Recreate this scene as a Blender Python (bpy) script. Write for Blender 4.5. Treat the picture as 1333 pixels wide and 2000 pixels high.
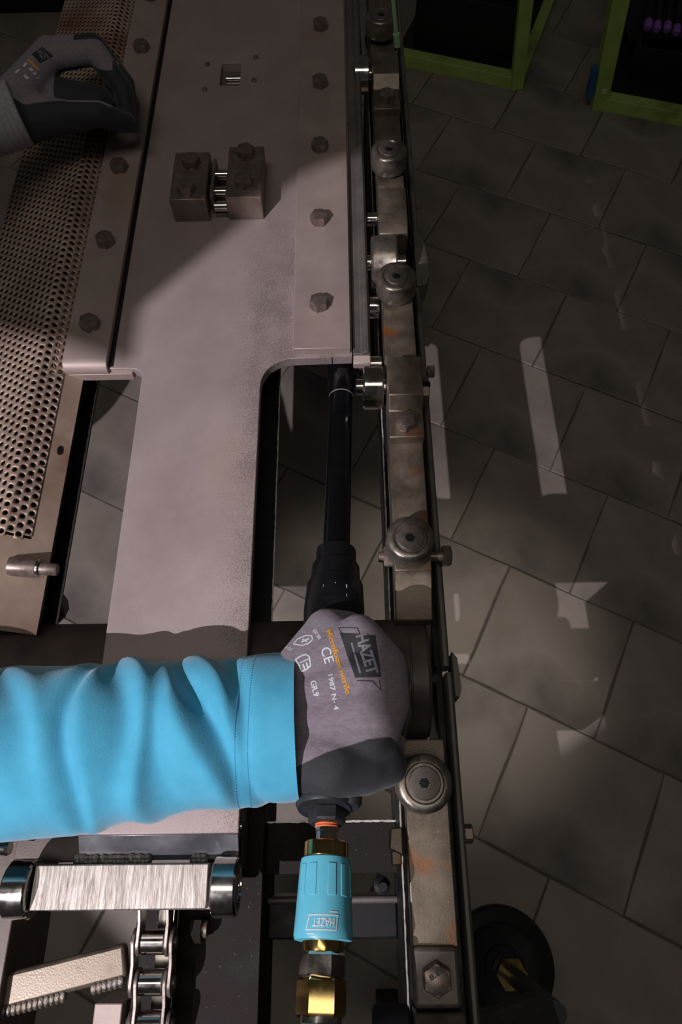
import bpy, bmesh, math, random
from mathutils import Vector, Matrix, geometry
from mathutils.bvhtree import BVHTree

# ------------------------------------------------------------------ clear
for _o in list(bpy.data.objects):
    bpy.data.objects.remove(_o)
random.seed(7)
scn = bpy.context.scene
C = scn.collection
PI = math.pi

# ------------------------------------------------------------------ camera (z = 0 is the top of the conveyor plate, floor at z = -0.9)
F = 1333.0
CH = 0.56
ROT = Matrix(((0.9999, 0.0145, 0.0074), (-0.0099, 0.9045, -0.4263), (-0.0129, 0.4262, 0.9046)))
cd = bpy.data.cameras.new('camera')
cd.sensor_fit = 'HORIZONTAL'
cd.sensor_width = 36.0
cd.lens = 36.0
cd.clip_start = 0.02
cam = bpy.data.objects.new('camera', cd)
C.objects.link(cam)
cam.matrix_world = Matrix.Translation((0, 0, CH)) @ ROT.to_4x4()
scn.camera = cam

# ------------------------------------------------------------------ world and exposure
w = bpy.data.worlds.new('world')
scn.world = w
w.use_nodes = True
w.node_tree.nodes['Background'].inputs[0].default_value = (1.0, 0.93, 0.86, 1)
w.node_tree.nodes['Background'].inputs[1].default_value = 0.022
scn.view_settings.view_transform = 'Standard'
scn.view_settings.look = 'None'
scn.view_settings.exposure = 0.0
scn.view_settings.gamma = 1.0


def area(name, loc, target, sx, sy, power, col):
    l = bpy.data.lights.new(name, 'AREA')
    l.shape = 'RECTANGLE'
    l.size, l.size_y, l.energy, l.color = sx, sy, power, col
    o = bpy.data.objects.new(name, l)
    C.objects.link(o)
    o.location = loc
    o.rotation_euler = (Vector(target) - Vector(loc)).to_track_quat('-Z', 'Y').to_euler()
    return o


def spot(name, loc, target, angle, power, col, radius, blend, parent=None):
    l = bpy.data.lights.new(name, 'SPOT')
    l.spot_size, l.energy, l.color, l.shadow_soft_size, l.spot_blend = math.radians(angle), power, col, radius, blend
    o = bpy.data.objects.new(name, l)
    C.objects.link(o)
    o.location = loc
    o.rotation_euler = (Vector(target) - Vector(loc)).to_track_quat('-Z', 'Y').to_euler()
    return o


CEIL = (-0.3, -0.2, 2.3)
area('ceiling_tube_light', CEIL, (-0.1, 0.35, 0), 1.6, 0.5, 8.0, (1.0, 0.93, 0.86))
KEY = (-0.82, -0.60, 1.20)          # work lamp up on the left behind the camera, beam cut by added flaps
KEY_AIM = (-0.13, 0.28, 0.0)
spot('key_lamp_light', KEY, KEY_AIM, 56, 104.0, (0.97, 0.92, 1.0), 0.004, 0.1)
POOL = (0.78, 0.32, 1.10)            # second work lamp, up on the right: pool of light on the floor beneath the chain
POOL_AIM = (0.17, 0.36, -0.9)
spot('floor_lamp_light', POOL, POOL_AIM, 25, 48.0, (1.0, 0.93, 0.84), 0.03, 1.0)


# ------------------------------------------------------------------ helpers
def U(px, py, z=0.0):
    d = ROT @ Vector((px - 666.5, 1000 - py, -F))
    t = (z - CH) / d.z
    return Vector((d.x * t, d.y * t, z))


def lin(r, g, b):
    def c(v):
        v /= 255.0
        return v / 12.92 if v <= 0.04045 else ((v + 0.055) / 1.055) ** 2.4
    return (c(r), c(g), c(b), 1.0)


MATS = {}


def mat(name, c1, c2=None, scale=20.0, rough=0.5, metal=0.0, spec=0.5, bump=0.0, bscale=400.0, c3=None, rust=0.0,
        stretch=None, sheen=0.0, emit=None, rvar=0.12, coat=0.0, detail=6.0, speck=None, speckth=0.68, speckscale=900.0, contrast=(0.35, 0.65)):
    if name in MATS:
        return MATS[name]
    m = bpy.data.materials.new(name)
    m.use_nodes = True
    nt = m.node_tree
    b = nt.nodes['Principled BSDF']
    c1l = lin(*c1)
    b.inputs['Base Color'].default_value = c1l
    b.inputs['Roughness'].default_value = rough
    b.inputs['Metallic'].default_value = metal
    b.inputs['Specular IOR Level'].default_value = spec
    if sheen:
        b.inputs['Sheen Weight'].default_value = sheen
        b.inputs['Sheen Roughness'].default_value = 0.5
    if coat:
        b.inputs['Coat Weight'].default_value = coat
        b.inputs['Coat Roughness'].default_value = 0.12
    if emit:
        b.inputs['Emission Color'].default_value = lin(*emit[:3])
        b.inputs['Emission Strength'].default_value = emit[3]
    tc = nt.nodes.new('ShaderNodeTexCoord')
    mp = nt.nodes.new('ShaderNodeMapping')
    nt.links.new(tc.outputs['Object'], mp.inputs['Vector'])
    if stretch:
        mp.inputs['Scale'].default_value = stretch
    col = None
    if c2:
        n = nt.nodes.new('ShaderNodeTexNoise')
        n.inputs['Scale'].default_value = scale
        n.inputs['Detail'].default_value = detail
        n.inputs['Roughness'].default_value = 0.62
        nt.links.new(mp.outputs[0], n.inputs['Vector'])
        r = nt.nodes.new('ShaderNodeValToRGB')
        r.color_ramp.elements[0].position, r.color_ramp.elements[1].position = contrast
        r.color_ramp.elements[0].color = c1l
        r.color_ramp.elements[1].color = lin(*c2)
        nt.links.new(n.outputs['Fac'], r.inputs['Fac'])
        col = r.outputs['Color']
        mr = nt.nodes.new('ShaderNodeMapRange')
        mr.inputs['From Min'].default_value = 0.3
        mr.inputs['From Max'].default_value = 0.7
        mr.inputs['To Min'].default_value = max(0.03, rough - rvar)
        mr.inputs['To Max'].default_value = min(1.0, rough + rvar)
        nt.links.new(n.outputs['Fac'], mr.inputs['Value'])
        nt.links.new(mr.outputs[0], b.inputs['Roughness'])
        if c3:
            n3 = nt.nodes.new('ShaderNodeTexNoise')
            n3.inputs['Scale'].default_value = scale * 0.55
            n3.inputs['Detail'].default_value = 8.0
            nt.links.new(tc.outputs['Object'], n3.inputs['Vector'])
            r3 = nt.nodes.new('ShaderNodeValToRGB')
            r3.color_ramp.elements[0].position, r3.color_ramp.elements[1].position = 0.62 - rust, 0.74 - rust
            nt.links.new(n3.outputs['Fac'], r3.inputs['Fac'])
            mx = nt.nodes.new('ShaderNodeMixRGB')
            mx.inputs['Color2'].default_value = lin(*c3)
            nt.links.new(r3.outputs['Color'], mx.inputs['Fac'])
            nt.links.new(col, mx.inputs['Color1'])
            col = mx.outputs['Color']
        if speck:
            n4 = nt.nodes.new('ShaderNodeTexNoise')
            n4.inputs['Scale'].default_value = speckscale
            n4.inputs['Detail'].default_value = 2.0
            nt.links.new(tc.outputs['Object'], n4.inputs['Vector'])
            r4 = nt.nodes.new('ShaderNodeValToRGB')
            r4.color_ramp.elements[0].position, r4.color_ramp.elements[1].position = speckth, speckth + 0.03
            nt.links.new(n4.outputs['Fac'], r4.inputs['Fac'])
            mx4 = nt.nodes.new('ShaderNodeMixRGB')
            mx4.inputs['Color2'].default_value = lin(*speck)
            nt.links.new(r4.outputs['Color'], mx4.inputs['Fac'])
            nt.links.new(col, mx4.inputs['Color1'])
            col = mx4.outputs['Color']
        nt.links.new(col, b.inputs['Base Color'])
    if bump:
        nb = nt.nodes.new('ShaderNodeTexNoise')
        nb.inputs['Scale'].default_value = bscale
        nb.inputs['Detail'].default_value = 3.0
        nt.links.new(mp.outputs[0], nb.inputs['Vector'])
        bp = nt.nodes.new('ShaderNodeBump')
        bp.inputs['Strength'].default_value = bump
        bp.inputs['Distance'].default_value = 0.001
        nt.links.new(nb.outputs['Fac'], bp.inputs['Height'])
        nt.links.new(bp.outputs['Normal'], b.inputs['Normal'])
    MATS[name] = m
    return m


class MB:
    def __init__(s):
        s.v, s.f, s.mi = [], [], []

    def add(s, vs, fs, mi=0):
        o = len(s.v)
        s.v += [Vector(p) for p in vs]
        s.f += [[i + o for i in f] for f in fs]
        s.mi += [mi] * len(fs)
        return s

    def box(s, x0, x1, y0, y1, z0, z1, rot=None, piv=None, mi=0):
        vs = [Vector((x, y, z)) for z in (z0, z1) for y in (y0, y1) for x in (x0, x1)]
        if rot is not None:
            p = Vector(piv)
            vs = [rot @ (q - p) + p for q in vs]
        return s.add(vs, [[0, 2, 3, 1], [4, 5, 7, 6], [0, 1, 5, 4], [2, 6, 7, 3], [0, 4, 6, 2], [1, 3, 7, 5]], mi)

    def bar(s, a, b, wx, wz, up=(0, 0, 1), mi=0):
        a, b, up = Vector(a), Vector(b), Vector(up)
        d = (b - a).normalized()
        sx = d.cross(up).normalized()
        uz = sx.cross(d)
        vs = []
        for p in (a, b):
            for i, j in ((-1, -1), (1, -1), (1, 1), (-1, 1)):
                vs.append(p + sx * (i * wx / 2) + uz * (j * wz / 2))
        return s.add(vs, [[0, 3, 2, 1], [4, 5, 6, 7], [0, 1, 5, 4], [1, 2, 6, 5], [2, 3, 7, 6], [3, 0, 4, 7]], mi)

    def lathe(s, a, d, prof, n=32, phase=0.0, mi=0, cap=True):
        """prof: list of (distance along d, radius)"""
        a, d = Vector(a), Vector(d).normalized()
        u = d.orthogonal().normalized() if abs(d.z) < 0.9 else Vector((1, 0, 0))
        u = (u - d * u.dot(d)).normalized()
        v = d.cross(u)
        vs, fs = [], []
        for t, r in prof:
            for k in range(n):
                an = phase + 2 * PI * k / n
                vs.append(a + d * t + (u * math.cos(an) + v * math.sin(an)) * r)
        m = len(prof)
        for i in range(m - 1):
            for k in range(n):
                k2 = (k + 1) % n
                fs.append([i * n + k, i * n + k2, (i + 1) * n + k2, (i + 1) * n + k])
        if cap:
            fs.append([k for k in range(n)][::-1])
            fs.append([(m - 1) * n + k for k in range(n)])
        return s.add(vs, fs, mi)

    def cyl(s, a, b, r, n=24, r2=None, mi=0):
        a, b = Vector(a), Vector(b)
        return s.lathe(a, b - a, [(0, r), ((b - a).length, r if r2 is None else r2)], n, mi=mi)

    def prism_x(s, prof, x0, x1, mi=0):
        """prof: (y,z) polygon, extruded along x"""
        n = len(prof)
        vs = [(x0, y, z) for y, z in prof] + [(x1, y, z) for y, z in prof]
        fs = [list(range(n)), list(range(2 * n - 1, n - 1, -1))]
        fs += [[i, i + n, (i + 1) % n + n, (i + 1) % n] for i in range(n)]
        return s.add(vs, fs, mi)

    def prism_y(s, prof, y0, y1, mi=0):
        """prof: (x,z) polygon, extruded along y"""
        n = len(prof)
        vs = [(x, y0, z) for x, z in prof] + [(x, y1, z) for x, z in prof]
        fs = [list(range(n)), list(range(2 * n - 1, n - 1, -1))]
        fs += [[i, i + n, (i + 1) % n + n, (i + 1) % n] for i in range(n)]
        return s.add(vs, fs, mi)

    def plate(s, outer, z0, z1, holes=(), mi=0):
        loops = [outer] + list(holes)
        tris = geometry.tessellate_polygon([[Vector((p[0], p[1], 0)) for p in l] for l in loops])
        flat = [p for l in loops for p in l]
        n = len(flat)
        vs = [(p[0], p[1], z1) for p in flat] + [(p[0], p[1], z0) for p in flat]
        fs = [list(t) for t in tris] + [[i + n for i in t][::-1] for t in tris]
        o = 0
        for l in loops:
            k = len(l)
            for i in range(k):
                a, b = o + i, o + (i + 1) % k
                fs.append([a, b, b + n, a + n])
            o += k
        return s.add(vs, fs, mi)

    def sphere(s, c, r, n=12, sc=(1, 1, 1), mi=0):
        prof = []
        vs, fs = [], []
        c = Vector(c)
        m = max(4, n // 2)
        for i in range(m + 1):
            th = PI * i / m
            for k in range(n):
                ph = 2 * PI * k / n
                vs.append(c + Vector((r * sc[0] * math.sin(th) * math.cos(ph), r * sc[1] * math.sin(th) * math.sin(ph), r * sc[2] * math.cos(th))))
        for i in range(m):
            for k in range(n):
                k2 = (k + 1) % n
                fs.append([i * n + k, (i + 1) * n + k, (i + 1) * n + k2, i * n + k2])
        return s.add(vs, fs, mi)

    def mesh(s, name, off=Vector((0, 0, 0)), angle=35, merge=True):
        me = bpy.data.meshes.new(name)
        me.from_pydata([tuple(p - off) for p in s.v], [], s.f)
        for p, i in zip(me.polygons, s.mi):
            p.material_index = i
        bm = bmesh.new()
        bm.from_mesh(me)
        if merge:
            bmesh.ops.remove_doubles(bm, verts=bm.verts, dist=1e-6)
        bmesh.ops.recalc_face_normals(bm, faces=bm.faces)
        bm.to_mesh(me)
        bm.free()
        me.polygons.foreach_set('use_smooth', [True] * len(me.polygons))
        me.set_sharp_from_angle(angle=math.radians(angle))
        me.update()
        return me


WL = {}


def tag(o, label=None, cat=None, group=None, kind=None):
    if label:
        o['label'] = label
    if cat:
        o['category'] = cat
    if group:
        o['group'] = group
    if kind:
        o['kind'] = kind
    return o


def thing(name, loc, label, cat, group=None):
    o = bpy.data.objects.new(name, None)
    o.empty_display_size = 0.02
    C.objects.link(o)
    o.location = loc
    WL[o.name] = Vector(loc)
    return tag(o, label, cat, group)


def link_mesh(name, me, material, parent=None, loc=None, bevel=0.0, seg=2, kind=None):
    o = bpy.data.objects.new(name, me)
    C.objects.link(o)
    ms = material if isinstance(material, (list, tuple)) else [material]
    if not me.materials:
        for m in ms:
            me.materials.append(m)
    wl = Vector(loc) if loc is not None else Vector((0, 0, 0))
    if parent is not None:
        o.parent = parent
        o.location = wl - WL[parent.name]
    else:
        o.location = wl
    WL[o.name] = wl
    if bevel:
        bv = o.modifiers.new('bevel', 'BEVEL')
        bv.width, bv.segments, bv.limit_method, bv.angle_limit = bevel, seg, 'ANGLE', math.radians(38)
        bv.harden_normals = False
    if kind:
        o['kind'] = kind
    return o


def obj(name, mb, material, parent=None, bevel=0.0, seg=2, angle=35, kind=None, loc=None):
    if loc is None:
        loc = WL[parent.name] if parent is not None else Vector((0, 0, 0))
    return link_mesh(name, mb.mesh(name, Vector(loc), angle), material, parent, loc, bevel, seg, kind)


# ------------------------------------------------------------------ materials
M_plate = mat('worn_plate_steel', (164, 147, 143), (176, 159, 155), 9, rough=0.5, metal=0.25, bump=0.10, bscale=900, c3=(170, 151, 139), rust=0.02)


def pit_band(m, x0, x1):
    nt = m.node_tree
    b = nt.nodes['Principled BSDF']
    tc = nt.nodes['Texture Coordinate']
    sep = nt.nodes.new('ShaderNodeSeparateXYZ')
    nt.links.new(tc.outputs['Object'], sep.inputs[0])
    r1 = nt.nodes.new('ShaderNodeMapRange')
    r1.inputs['From Min'].default_value, r1.inputs['From Max'].default_value = x0, x1
    nt.links.new(sep.outputs['X'], r1.inputs['Value'])
    r2 = nt.nodes.new('ShaderNodeMapRange')
    r2.inputs['From Min'].default_value, r2.inputs['From Max'].default_value = 0.34, 0.14
    nt.links.new(sep.outputs['Y'], r2.inputs['Value'])
    n1 = nt.nodes.new('ShaderNodeTexNoise')
    n1.inputs['Scale'].default_value = 1150.0
    n1.inputs['Detail'].default_value = 2.0
    nt.links.new(tc.outputs['Object'], n1.inputs['Vector'])
    n2 = nt.nodes.new('ShaderNodeTexNoise')
    n2.inputs['Scale'].default_value = 30.0
    nt.links.new(tc.outputs['Object'], n2.inputs['Vector'])
    mu = nt.nodes.new('ShaderNodeMath')
    mu.operation = 'MULTIPLY'
    nt.links.new(r1.outputs[0], mu.inputs[0])
    nt.links.new(r2.outputs[0], mu.inputs[1])
    m2 = nt.nodes.new('ShaderNodeMath')
    m2.operation = 'MULTIPLY'
    nt.links.new(mu.outputs[0], m2.inputs[0])
    nt.links.new(n2.outputs['Fac'], m2.inputs[1])
    ad = nt.nodes.new('ShaderNodeMath')
    ad.operation = 'MULTIPLY_ADD'
    ad.inputs[1].default_value = 0.34
    nt.links.new(m2.outputs[0], ad.inputs[0])
    nt.links.new(n1.outputs['Fac'], ad.inputs[2])
    st = nt.nodes.new('ShaderNodeMapRange')
    st.inputs['From Min'].default_value, st.inputs['From Max'].default_value = 0.68, 0.74
    st.inputs['To Max'].default_value = 0.6
    nt.links.new(ad.outputs[0], st.inputs['Value'])
    mx = nt.nodes.new('ShaderNodeMixRGB')
    mx.inputs['Color2'].default_value = lin(84, 72, 68)
    nt.links.new(b.inputs['Base Color'].links[0].from_socket, mx.inputs['Color1'])
    nt.links.new(st.outputs[0], mx.inputs['Fac'])
    nt.links.new(mx.outputs['Color'], b.inputs['Base Color'])


pit_band(M_plate, 0.005, 0.042)
M_cover = mat('cover_strip_steel', (162, 144, 137), (174, 156, 148), 18, rough=0.5, metal=0.25, bump=0.10, bscale=900, c3=(162, 140, 122), rust=0.04)
M_bolt = mat('oiled_bolt_steel', (116, 102, 95), (142, 127, 118), 120, rough=0.36, metal=0.55)
M_block = mat('block_steel', (112, 99, 90), (138, 124, 113), 60, rough=0.4, metal=0.5, c3=(120, 92, 68), rust=0.0)
M_link = mat('chain_link_steel', (98, 87, 75), (130, 117, 102), 45, rough=0.42, metal=0.55, bump=0.12, bscale=700, c3=(150, 92, 50), rust=0.03, speck=(200, 190, 175), speckth=0.74)
M_roll = mat('roller_steel', (118, 109, 99), (150, 141, 130), 90, rough=0.33, metal=0.75, bump=0.08, bscale=800, c3=(110, 88, 62), rust=0.0)
M_hub = mat('roller_hub_steel', (98, 90, 84), (118, 109, 102), 150, rough=0.5, metal=0.5, bump=0.15, bscale=1500)
M_polish = mat('polished_steel', (190, 184, 178), (215, 209, 203), 60, rough=0.16, metal=1.0, rvar=0.08)
M_ground = mat('ground_bar_steel', (146, 137, 130), (196, 187, 180), 60, rough=0.36, metal=0.75, stretch=(9, 0.6, 1), bump=0.35, bscale=150, rvar=0.1)
M_black = mat('black_frame_paint', (17, 17, 19), (27, 26, 27), 40, rough=0.5, spec=0.3, bump=0.1, bscale=500)
M_blackspk = mat('black_spattered_paint', (27, 23, 20), (40, 33, 28), 30, rough=0.72, spec=0.25, bump=0.15, bscale=600, speck=(112, 96, 78), speckth=0.71, speckscale=520)
M_edge = mat('bare_cut_edge', (205, 200, 198), (235, 230, 226), 300, rough=0.35, metal=0.4)
M_tube = mat('shaft_steel', (86, 76, 71), (108, 96, 90), 25, rough=0.5, metal=0.3, bump=0.12, bscale=700)
M_rail = mat('outer_rail_steel', (98, 93, 88), (116, 110, 104), 30, rough=0.5, metal=0.3, bump=0.1, bscale=700)
M_perf = mat('perforated_sheet', (158, 132, 116), (190, 166, 148), 14, rough=0.45, metal=0.35, c3=(138, 92, 68), rust=0.06)
M_tool = mat('black_tool', (9, 9, 12), (13, 13, 16), 60, rough=0.2, spec=0.5, rvar=0.06)
M_toolm = mat('black_tool_satin', (16, 16, 19), (22, 22, 25), 60, rough=0.36, spec=0.5)
M_gun = mat('gunmetal', (58, 60, 64), (70, 72, 77), 60, rough=0.42, metal=0.5)
M_blue = mat('blue_plastic', (92, 178, 200), (102, 188, 208), 40, rough=0.42, spec=0.5)
M_brass = mat('brass', (190, 160, 98), (210, 182, 120), 60, rough=0.16, metal=1.0, rvar=0.06)
M_orange = mat('orange_thread_seal', (214, 106, 60), (232, 130, 84), 100, rough=0.6)
M_print_w = mat('white_print', (205, 208, 210), rough=0.7)
M_print_o = mat('orange_print', (216, 150, 42), rough=0.7)
M_print_k = mat('black_print', (36, 38, 40), rough=0.7)
M_print_g = mat('grey_print', (120, 118, 124), rough=0.7)
M_sleeve = mat('blue_fleece', (70, 160, 192), (82, 172, 203), 35, rough=0.9, spec=0.15, bump=0.22, bscale=900, sheen=0.35)


def glove_mat():
    m = mat('grey_knit_with_nitrile', (122, 112, 120), (142, 131, 138), 220, rough=0.86, spec=0.25, bump=0.5, bscale=1100, stretch=(1.0, 2.4, 1.0), sheen=0.15)
    nt = m.node_tree
    b = nt.nodes['Principled BSDF']
    at = nt.nodes.new('ShaderNodeAttribute')
    at.attribute_name = 'coat'
    mr = nt.nodes.new('ShaderNodeMapRange')
    mr.inputs['From Min'].default_value = -0.0005
    mr.inputs['From Max'].default_value = 0.0005
    nt.links.new(at.outputs['Fac'], mr.inputs['Value'])
    mx = nt.nodes.new('ShaderNodeMixRGB')
    mx.inputs['Color2'].default_value = lin(46, 48, 52)
    old = b.inputs['Base Color'].links[0].from_socket
    nt.links.new(old, mx.inputs['Color1'])
    nt.links.new(mr.outputs[0], mx.inputs['Fac'])
    nt.links.new(mx.outputs['Color'], b.inputs['Base Color'])
    mf = nt.nodes.new('ShaderNodeMapRange')
    mf.inputs['To Min'].default_value = 0.88
    mf.inputs['To Max'].default_value = 0.52
    nt.links.new(mr.outputs[0], mf.inputs['Value'])
    nt.links.new(mf.outputs[0], b.inputs['Roughness'])
    return m


M_glovec = glove_mat()
M_cuff = mat('glove_cuff_knit', (150, 147, 150), (172, 169, 172), 200, rough=0.9, spec=0.2, bump=0.4, bscale=900, stretch=(1, 3, 1))
M_navy = mat('navy_trousers', (24, 27, 40), (31, 34, 50), 40, rough=0.9, spec=0.2)
M_tile = mat('floor_slab', (138, 127, 117), (162, 150, 139), 5, rough=0.55, bump=0.35, bscale=60, c3=(112, 104, 98), rust=0.08, speck=(184, 174, 162), speckth=0.76, speckscale=160)
M_joint = mat('floor_joint', (92, 85, 79), (112, 104, 97), 60, rough=0.9)
M_green = mat('green_rack_paint', (158, 190, 92), (176, 206, 110), 12, rough=0.5, c3=(140, 152, 76), rust=0.04)
M_pgreen = mat('pale_green_paint', (150, 196, 138), (164, 208, 150), 12, rough=0.5)
M_dark = mat('dark_bin', (16, 17, 22), (26, 26, 32), 20, rough=0.5)
M_purple = mat('purple_plastic', (150, 92, 190), (164, 108, 204), 30, rough=0.4)
M_bluem = mat('blue_tape', (40, 96, 150), (52, 110, 166), 20, rough=0.5)
M_white = mat('white_sticker', (220, 214, 200), rough=0.6)
M_rubber = mat('black_rubber', (15, 15, 16), (24, 23, 24), 30, rough=0.6)
M_weld = mat('weld_bead', (96, 92, 88), (132, 120, 106), 150, rough=0.4, metal=0.5, bump=0.4, bscale=900)
M_lampbody = mat('lamp_body', (30, 30, 32), rough=0.5)
M_skin = mat('skin', (176, 128, 106), (188, 140, 118), 30, rough=0.6)
M_hair = mat('dark_hair', (36, 28, 24), (48, 38, 32), 80, rough=0.7)

# ------------------------------------------------------------------ floor
FZ = -0.9
mb = MB().box(-3.0, 3.4, -2.2, 5.0, FZ - 0.06, FZ - 0.0035)
floor = obj('floor', mb, M_joint)
tag(floor, 'dark stone slab workshop floor under the machine', None, kind='structure')
TW, TD = 0.288, 0.276
ta = math.radians(-27.3)
tmesh = []
for k in range(3):
    t = MB()
    n = 5
    j = 0.0018
    x0, x1, y0, y1 = -TW / 2 + j, TW / 2 - j, -TD / 2 + j, TD / 2 - j
    ring = []
    for i in range(n):
        ring.append((x0 + (x1 - x0) * i / n, y0))
    for i in range(n):
        ring.append((x1, y0 + (y1 - y0) * i / n))
    for i in range(n):
        ring.append((x1 - (x1 - x0) * i / n, y1))
    for i in range(n):
        ring.append((x0, y1 - (y1 - y0) * i / n))
    ring = [(a + random.uniform(-.0016, .0016), b + random.uniform(-.0016, .0016)) for a, b in ring]
    m = len(ring)
    vs = [(a, b, -0.012) for a, b in ring] + [(a, b, -0.0015) for a, b in ring] + [(a * 0.985, b * 0.985, 0.0) for a, b in ring]
    fs = [[i, (i + 1) % m, (i + 1) % m + m, i + m] for i in range(m)] + [[i + m, (i + 1) % m + m, (i + 1) % m + 2 * m, i + 2 * m] for i in range(m)]
    fs.append([i + 2 * m for i in range(m)])
    t.add(vs, fs)
    me = t.mesh('tile')
    me.materials.append(M_tile)
    tmesh.append(me)
org = Vector((0.498, 0.48, FZ))
ex = Vector((math.cos(ta), math.sin(ta), 0))
ey = Vector((-math.sin(ta), math.cos(ta), 0))
for r in range(-9, 14):
    off = 0.5 if r % 2 == 0 else 0.0
    for c in range(-14, 12):
        p = org + ex * ((c + off) * TW + TW * 0.5 * 0) + ey * ((r + 0.5) * TD) + ex * (0.0)
        if not (-1.75 < p.x < 1.75 and -0.95 < p.y < 3.2):
            continue
        if p.x > 0.75 + 0.33 * (p.y + 0.3) + 0.3 or p.x < -1.35 - 0.12 * p.y:
            continue
        o = link_mesh('tile', tmesh[(r * 7 + c * 3) % 3], M_tile, floor, p + Vector((0, 0, random.uniform(-.0012, .0012))))
        o.rotation_euler = (random.uniform(-.003, .003), random.uniform(-.003, .003), ta + random.choice((0, PI)) + random.uniform(-.004, .004))

# ------------------------------------------------------------------ text helper
def text_tris(s, size, bold=0.0, shear=0.0, spacing=1.0):
    cu_ = bpy.data.curves.new('txt', 'FONT')
    cu_.body = s
    cu_.size = size
    cu_.offset = bold
    cu_.shear = shear
    cu_.space_character = spacing
    cu_.resolution_u = 3
    cu_.align_x = 'LEFT'
    o = bpy.data.objects.new('txt', cu_)
    C.objects.link(o)
    bpy.context.view_layer.update()
    me = o.to_mesh()
    bm = bmesh.new()
    bm.from_mesh(me)
    bmesh.ops.triangulate(bm, faces=bm.faces)
    bmesh.ops.subdivide_edges(bm, edges=[e for e in bm.edges if e.calc_length() > size * 0.35], cuts=1)
    bmesh.ops.triangulate(bm, faces=bm.faces)
    vs = [v.co.copy() for v in bm.verts]
    bm.verts.index_update()
    fs = [[v.index for v in f.verts] for f in bm.faces]
    bm.free()
    o.to_mesh_clear()
    bpy.data.objects.remove(o)
    bpy.data.curves.remove(cu_)
    return vs, fs


def fit(vs):
    x0 = min(v.x for v in vs)
    x1 = max(v.x for v in vs)
    y0 = min(v.y for v in vs)
    y1 = max(v.y for v in vs)
    return [Vector(((v.x - x0) / (x1 - x0), (v.y - y0) / max(1e-9, y1 - y0))) for v in vs]


# ------------------------------------------------------------------ bolts


def hex_mesh(name, af, k, wash=True, hole=0.0):
    R = af / math.sqrt(3)
    t = MB()
    if wash:
        t.lathe((0, 0, 0), (0, 0, 1), [(0, af * 0.53), (k * 0.1, af * 0.53), (k * 0.14, af * 0.49)], 24)
    t.lathe((0, 0, k * 0.08 if wash else 0), (0, 0, 1), [(0, R), (k * 0.80, R), (k * 0.92, R * 0.92), (k * 0.93, R * 0.86)], 6)
    t.lathe((0, 0, k * 0.9), (0, 0, 1), [(0, R * 0.84), (k * 0.1, R * 0.82), (k * 0.12, R * 0.78)], 24)
    return t.mesh(name, angle=25)


ME_bolt = hex_mesh('bolt', 0.0178, 0.0095)
ME_bolt.materials.append(M_bolt)
ME_bolt_s = hex_mesh('bolt_small', 0.0125, 0.007)
ME_bolt_s.materials.append(M_bolt)
ME_nut = hex_mesh('nut', 0.016, 0.010)
ME_nut.materials.append(M_polish)


def bolt(parent, x, y, z, rz=None, me=None, axis=None, name='bolt'):
    o = link_mesh(name, me or ME_bolt, M_bolt, parent, (x, y, z))
    rz = random.uniform(0, 1) if rz is None else rz
    if axis is None:
        o.rotation_euler = (0, 0, rz)
    else:
        q = Vector(axis).to_track_quat('Z', 'Y')
        o.rotation_euler = q.to_euler()
    return o


# ------------------------------------------------------------------ conveyor slat (the wide plate)
SX0, SX1 = -0.2035, -0.0835


def arc(cx, cy, r, a0, a1, n=10):
    return [(cx + r * math.cos(math.radians(a0 + (a1 - a0) * i / n)), cy + r * math.sin(math.radians(a0 + (a1 - a0) * i / n))) for i in range(n + 1)]


slat = thing('conveyor_plate', (-0.13, 0.4, -0.012), 'large worn grey steel conveyor plate with a narrow tongue running under the blue sleeve', 'steel plate')
outer = [(SX0, 0.001), (SX1, 0.001)]
outer += [(SX1, 0.405)] + arc(SX1 + 0.032, 0.405, 0.032, 180, 92, 10) + [(0.0085, 0.4385), (0.0085, 1.35), (-0.300, 1.35), (-0.300, 0.428)]
outer += [(SX0 - 0.012, 0.428)] + arc(SX0 - 0.012, 0.416, 0.012, 90, 0, 6)
h0, h1, g0, g1 = -0.1555, -0.1295, 0.875, 0.921
hole = [(h0, g0), (h1, g0), (h1, g1), (h0, g1)]
mb = MB().plate(outer, -0.012, 0.0, [hole])
obj('plate', mb, M_plate, slat, bevel=0.0008)
# bent-down near end of the tongue, shade of its slope put into the colour
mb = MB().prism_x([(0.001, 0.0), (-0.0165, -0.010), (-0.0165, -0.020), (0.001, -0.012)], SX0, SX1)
obj('bent_end', mb, mat('bent_end_shaded_steel', (104, 104, 108), (128, 127, 130), 30, rough=0.35, metal=0.6), slat, bevel=0.0008)
# left cover strip, with its rolled near edge
mb = MB().box(-0.283, -0.2385, 0.434, 1.35, 0.0005, 0.009)
prof = [(0.434, 0.009)] + [(0.434 - 0.010 * math.sin(a), -0.001 + 0.010 * math.cos(a)) for a in [PI * i / 12 for i in range(1, 9)]] + [(0.434, 0.0005)]
mb.prism_x(prof, -0.283, -0.2385)
mb.prism_x([(0.424, -0.004), (0.430, -0.004), (0.430, -0.014), (0.424, -0.014)], -0.28, -0.215)
obj('cover_strip', mb, M_cover, slat, bevel=0.0006)
mb = MB().box(-0.2385, -0.2345, 0.43, 1.35, 0.0003, 0.0018)
obj('seam', mb, M_black, slat)
mb = MB().box(-0.0515, 0.0068, 0.4425, 1.35, 0.0004, 0.0085)
obj('cover_strip', mb, M_cover, slat, bevel=0.0006)
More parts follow.
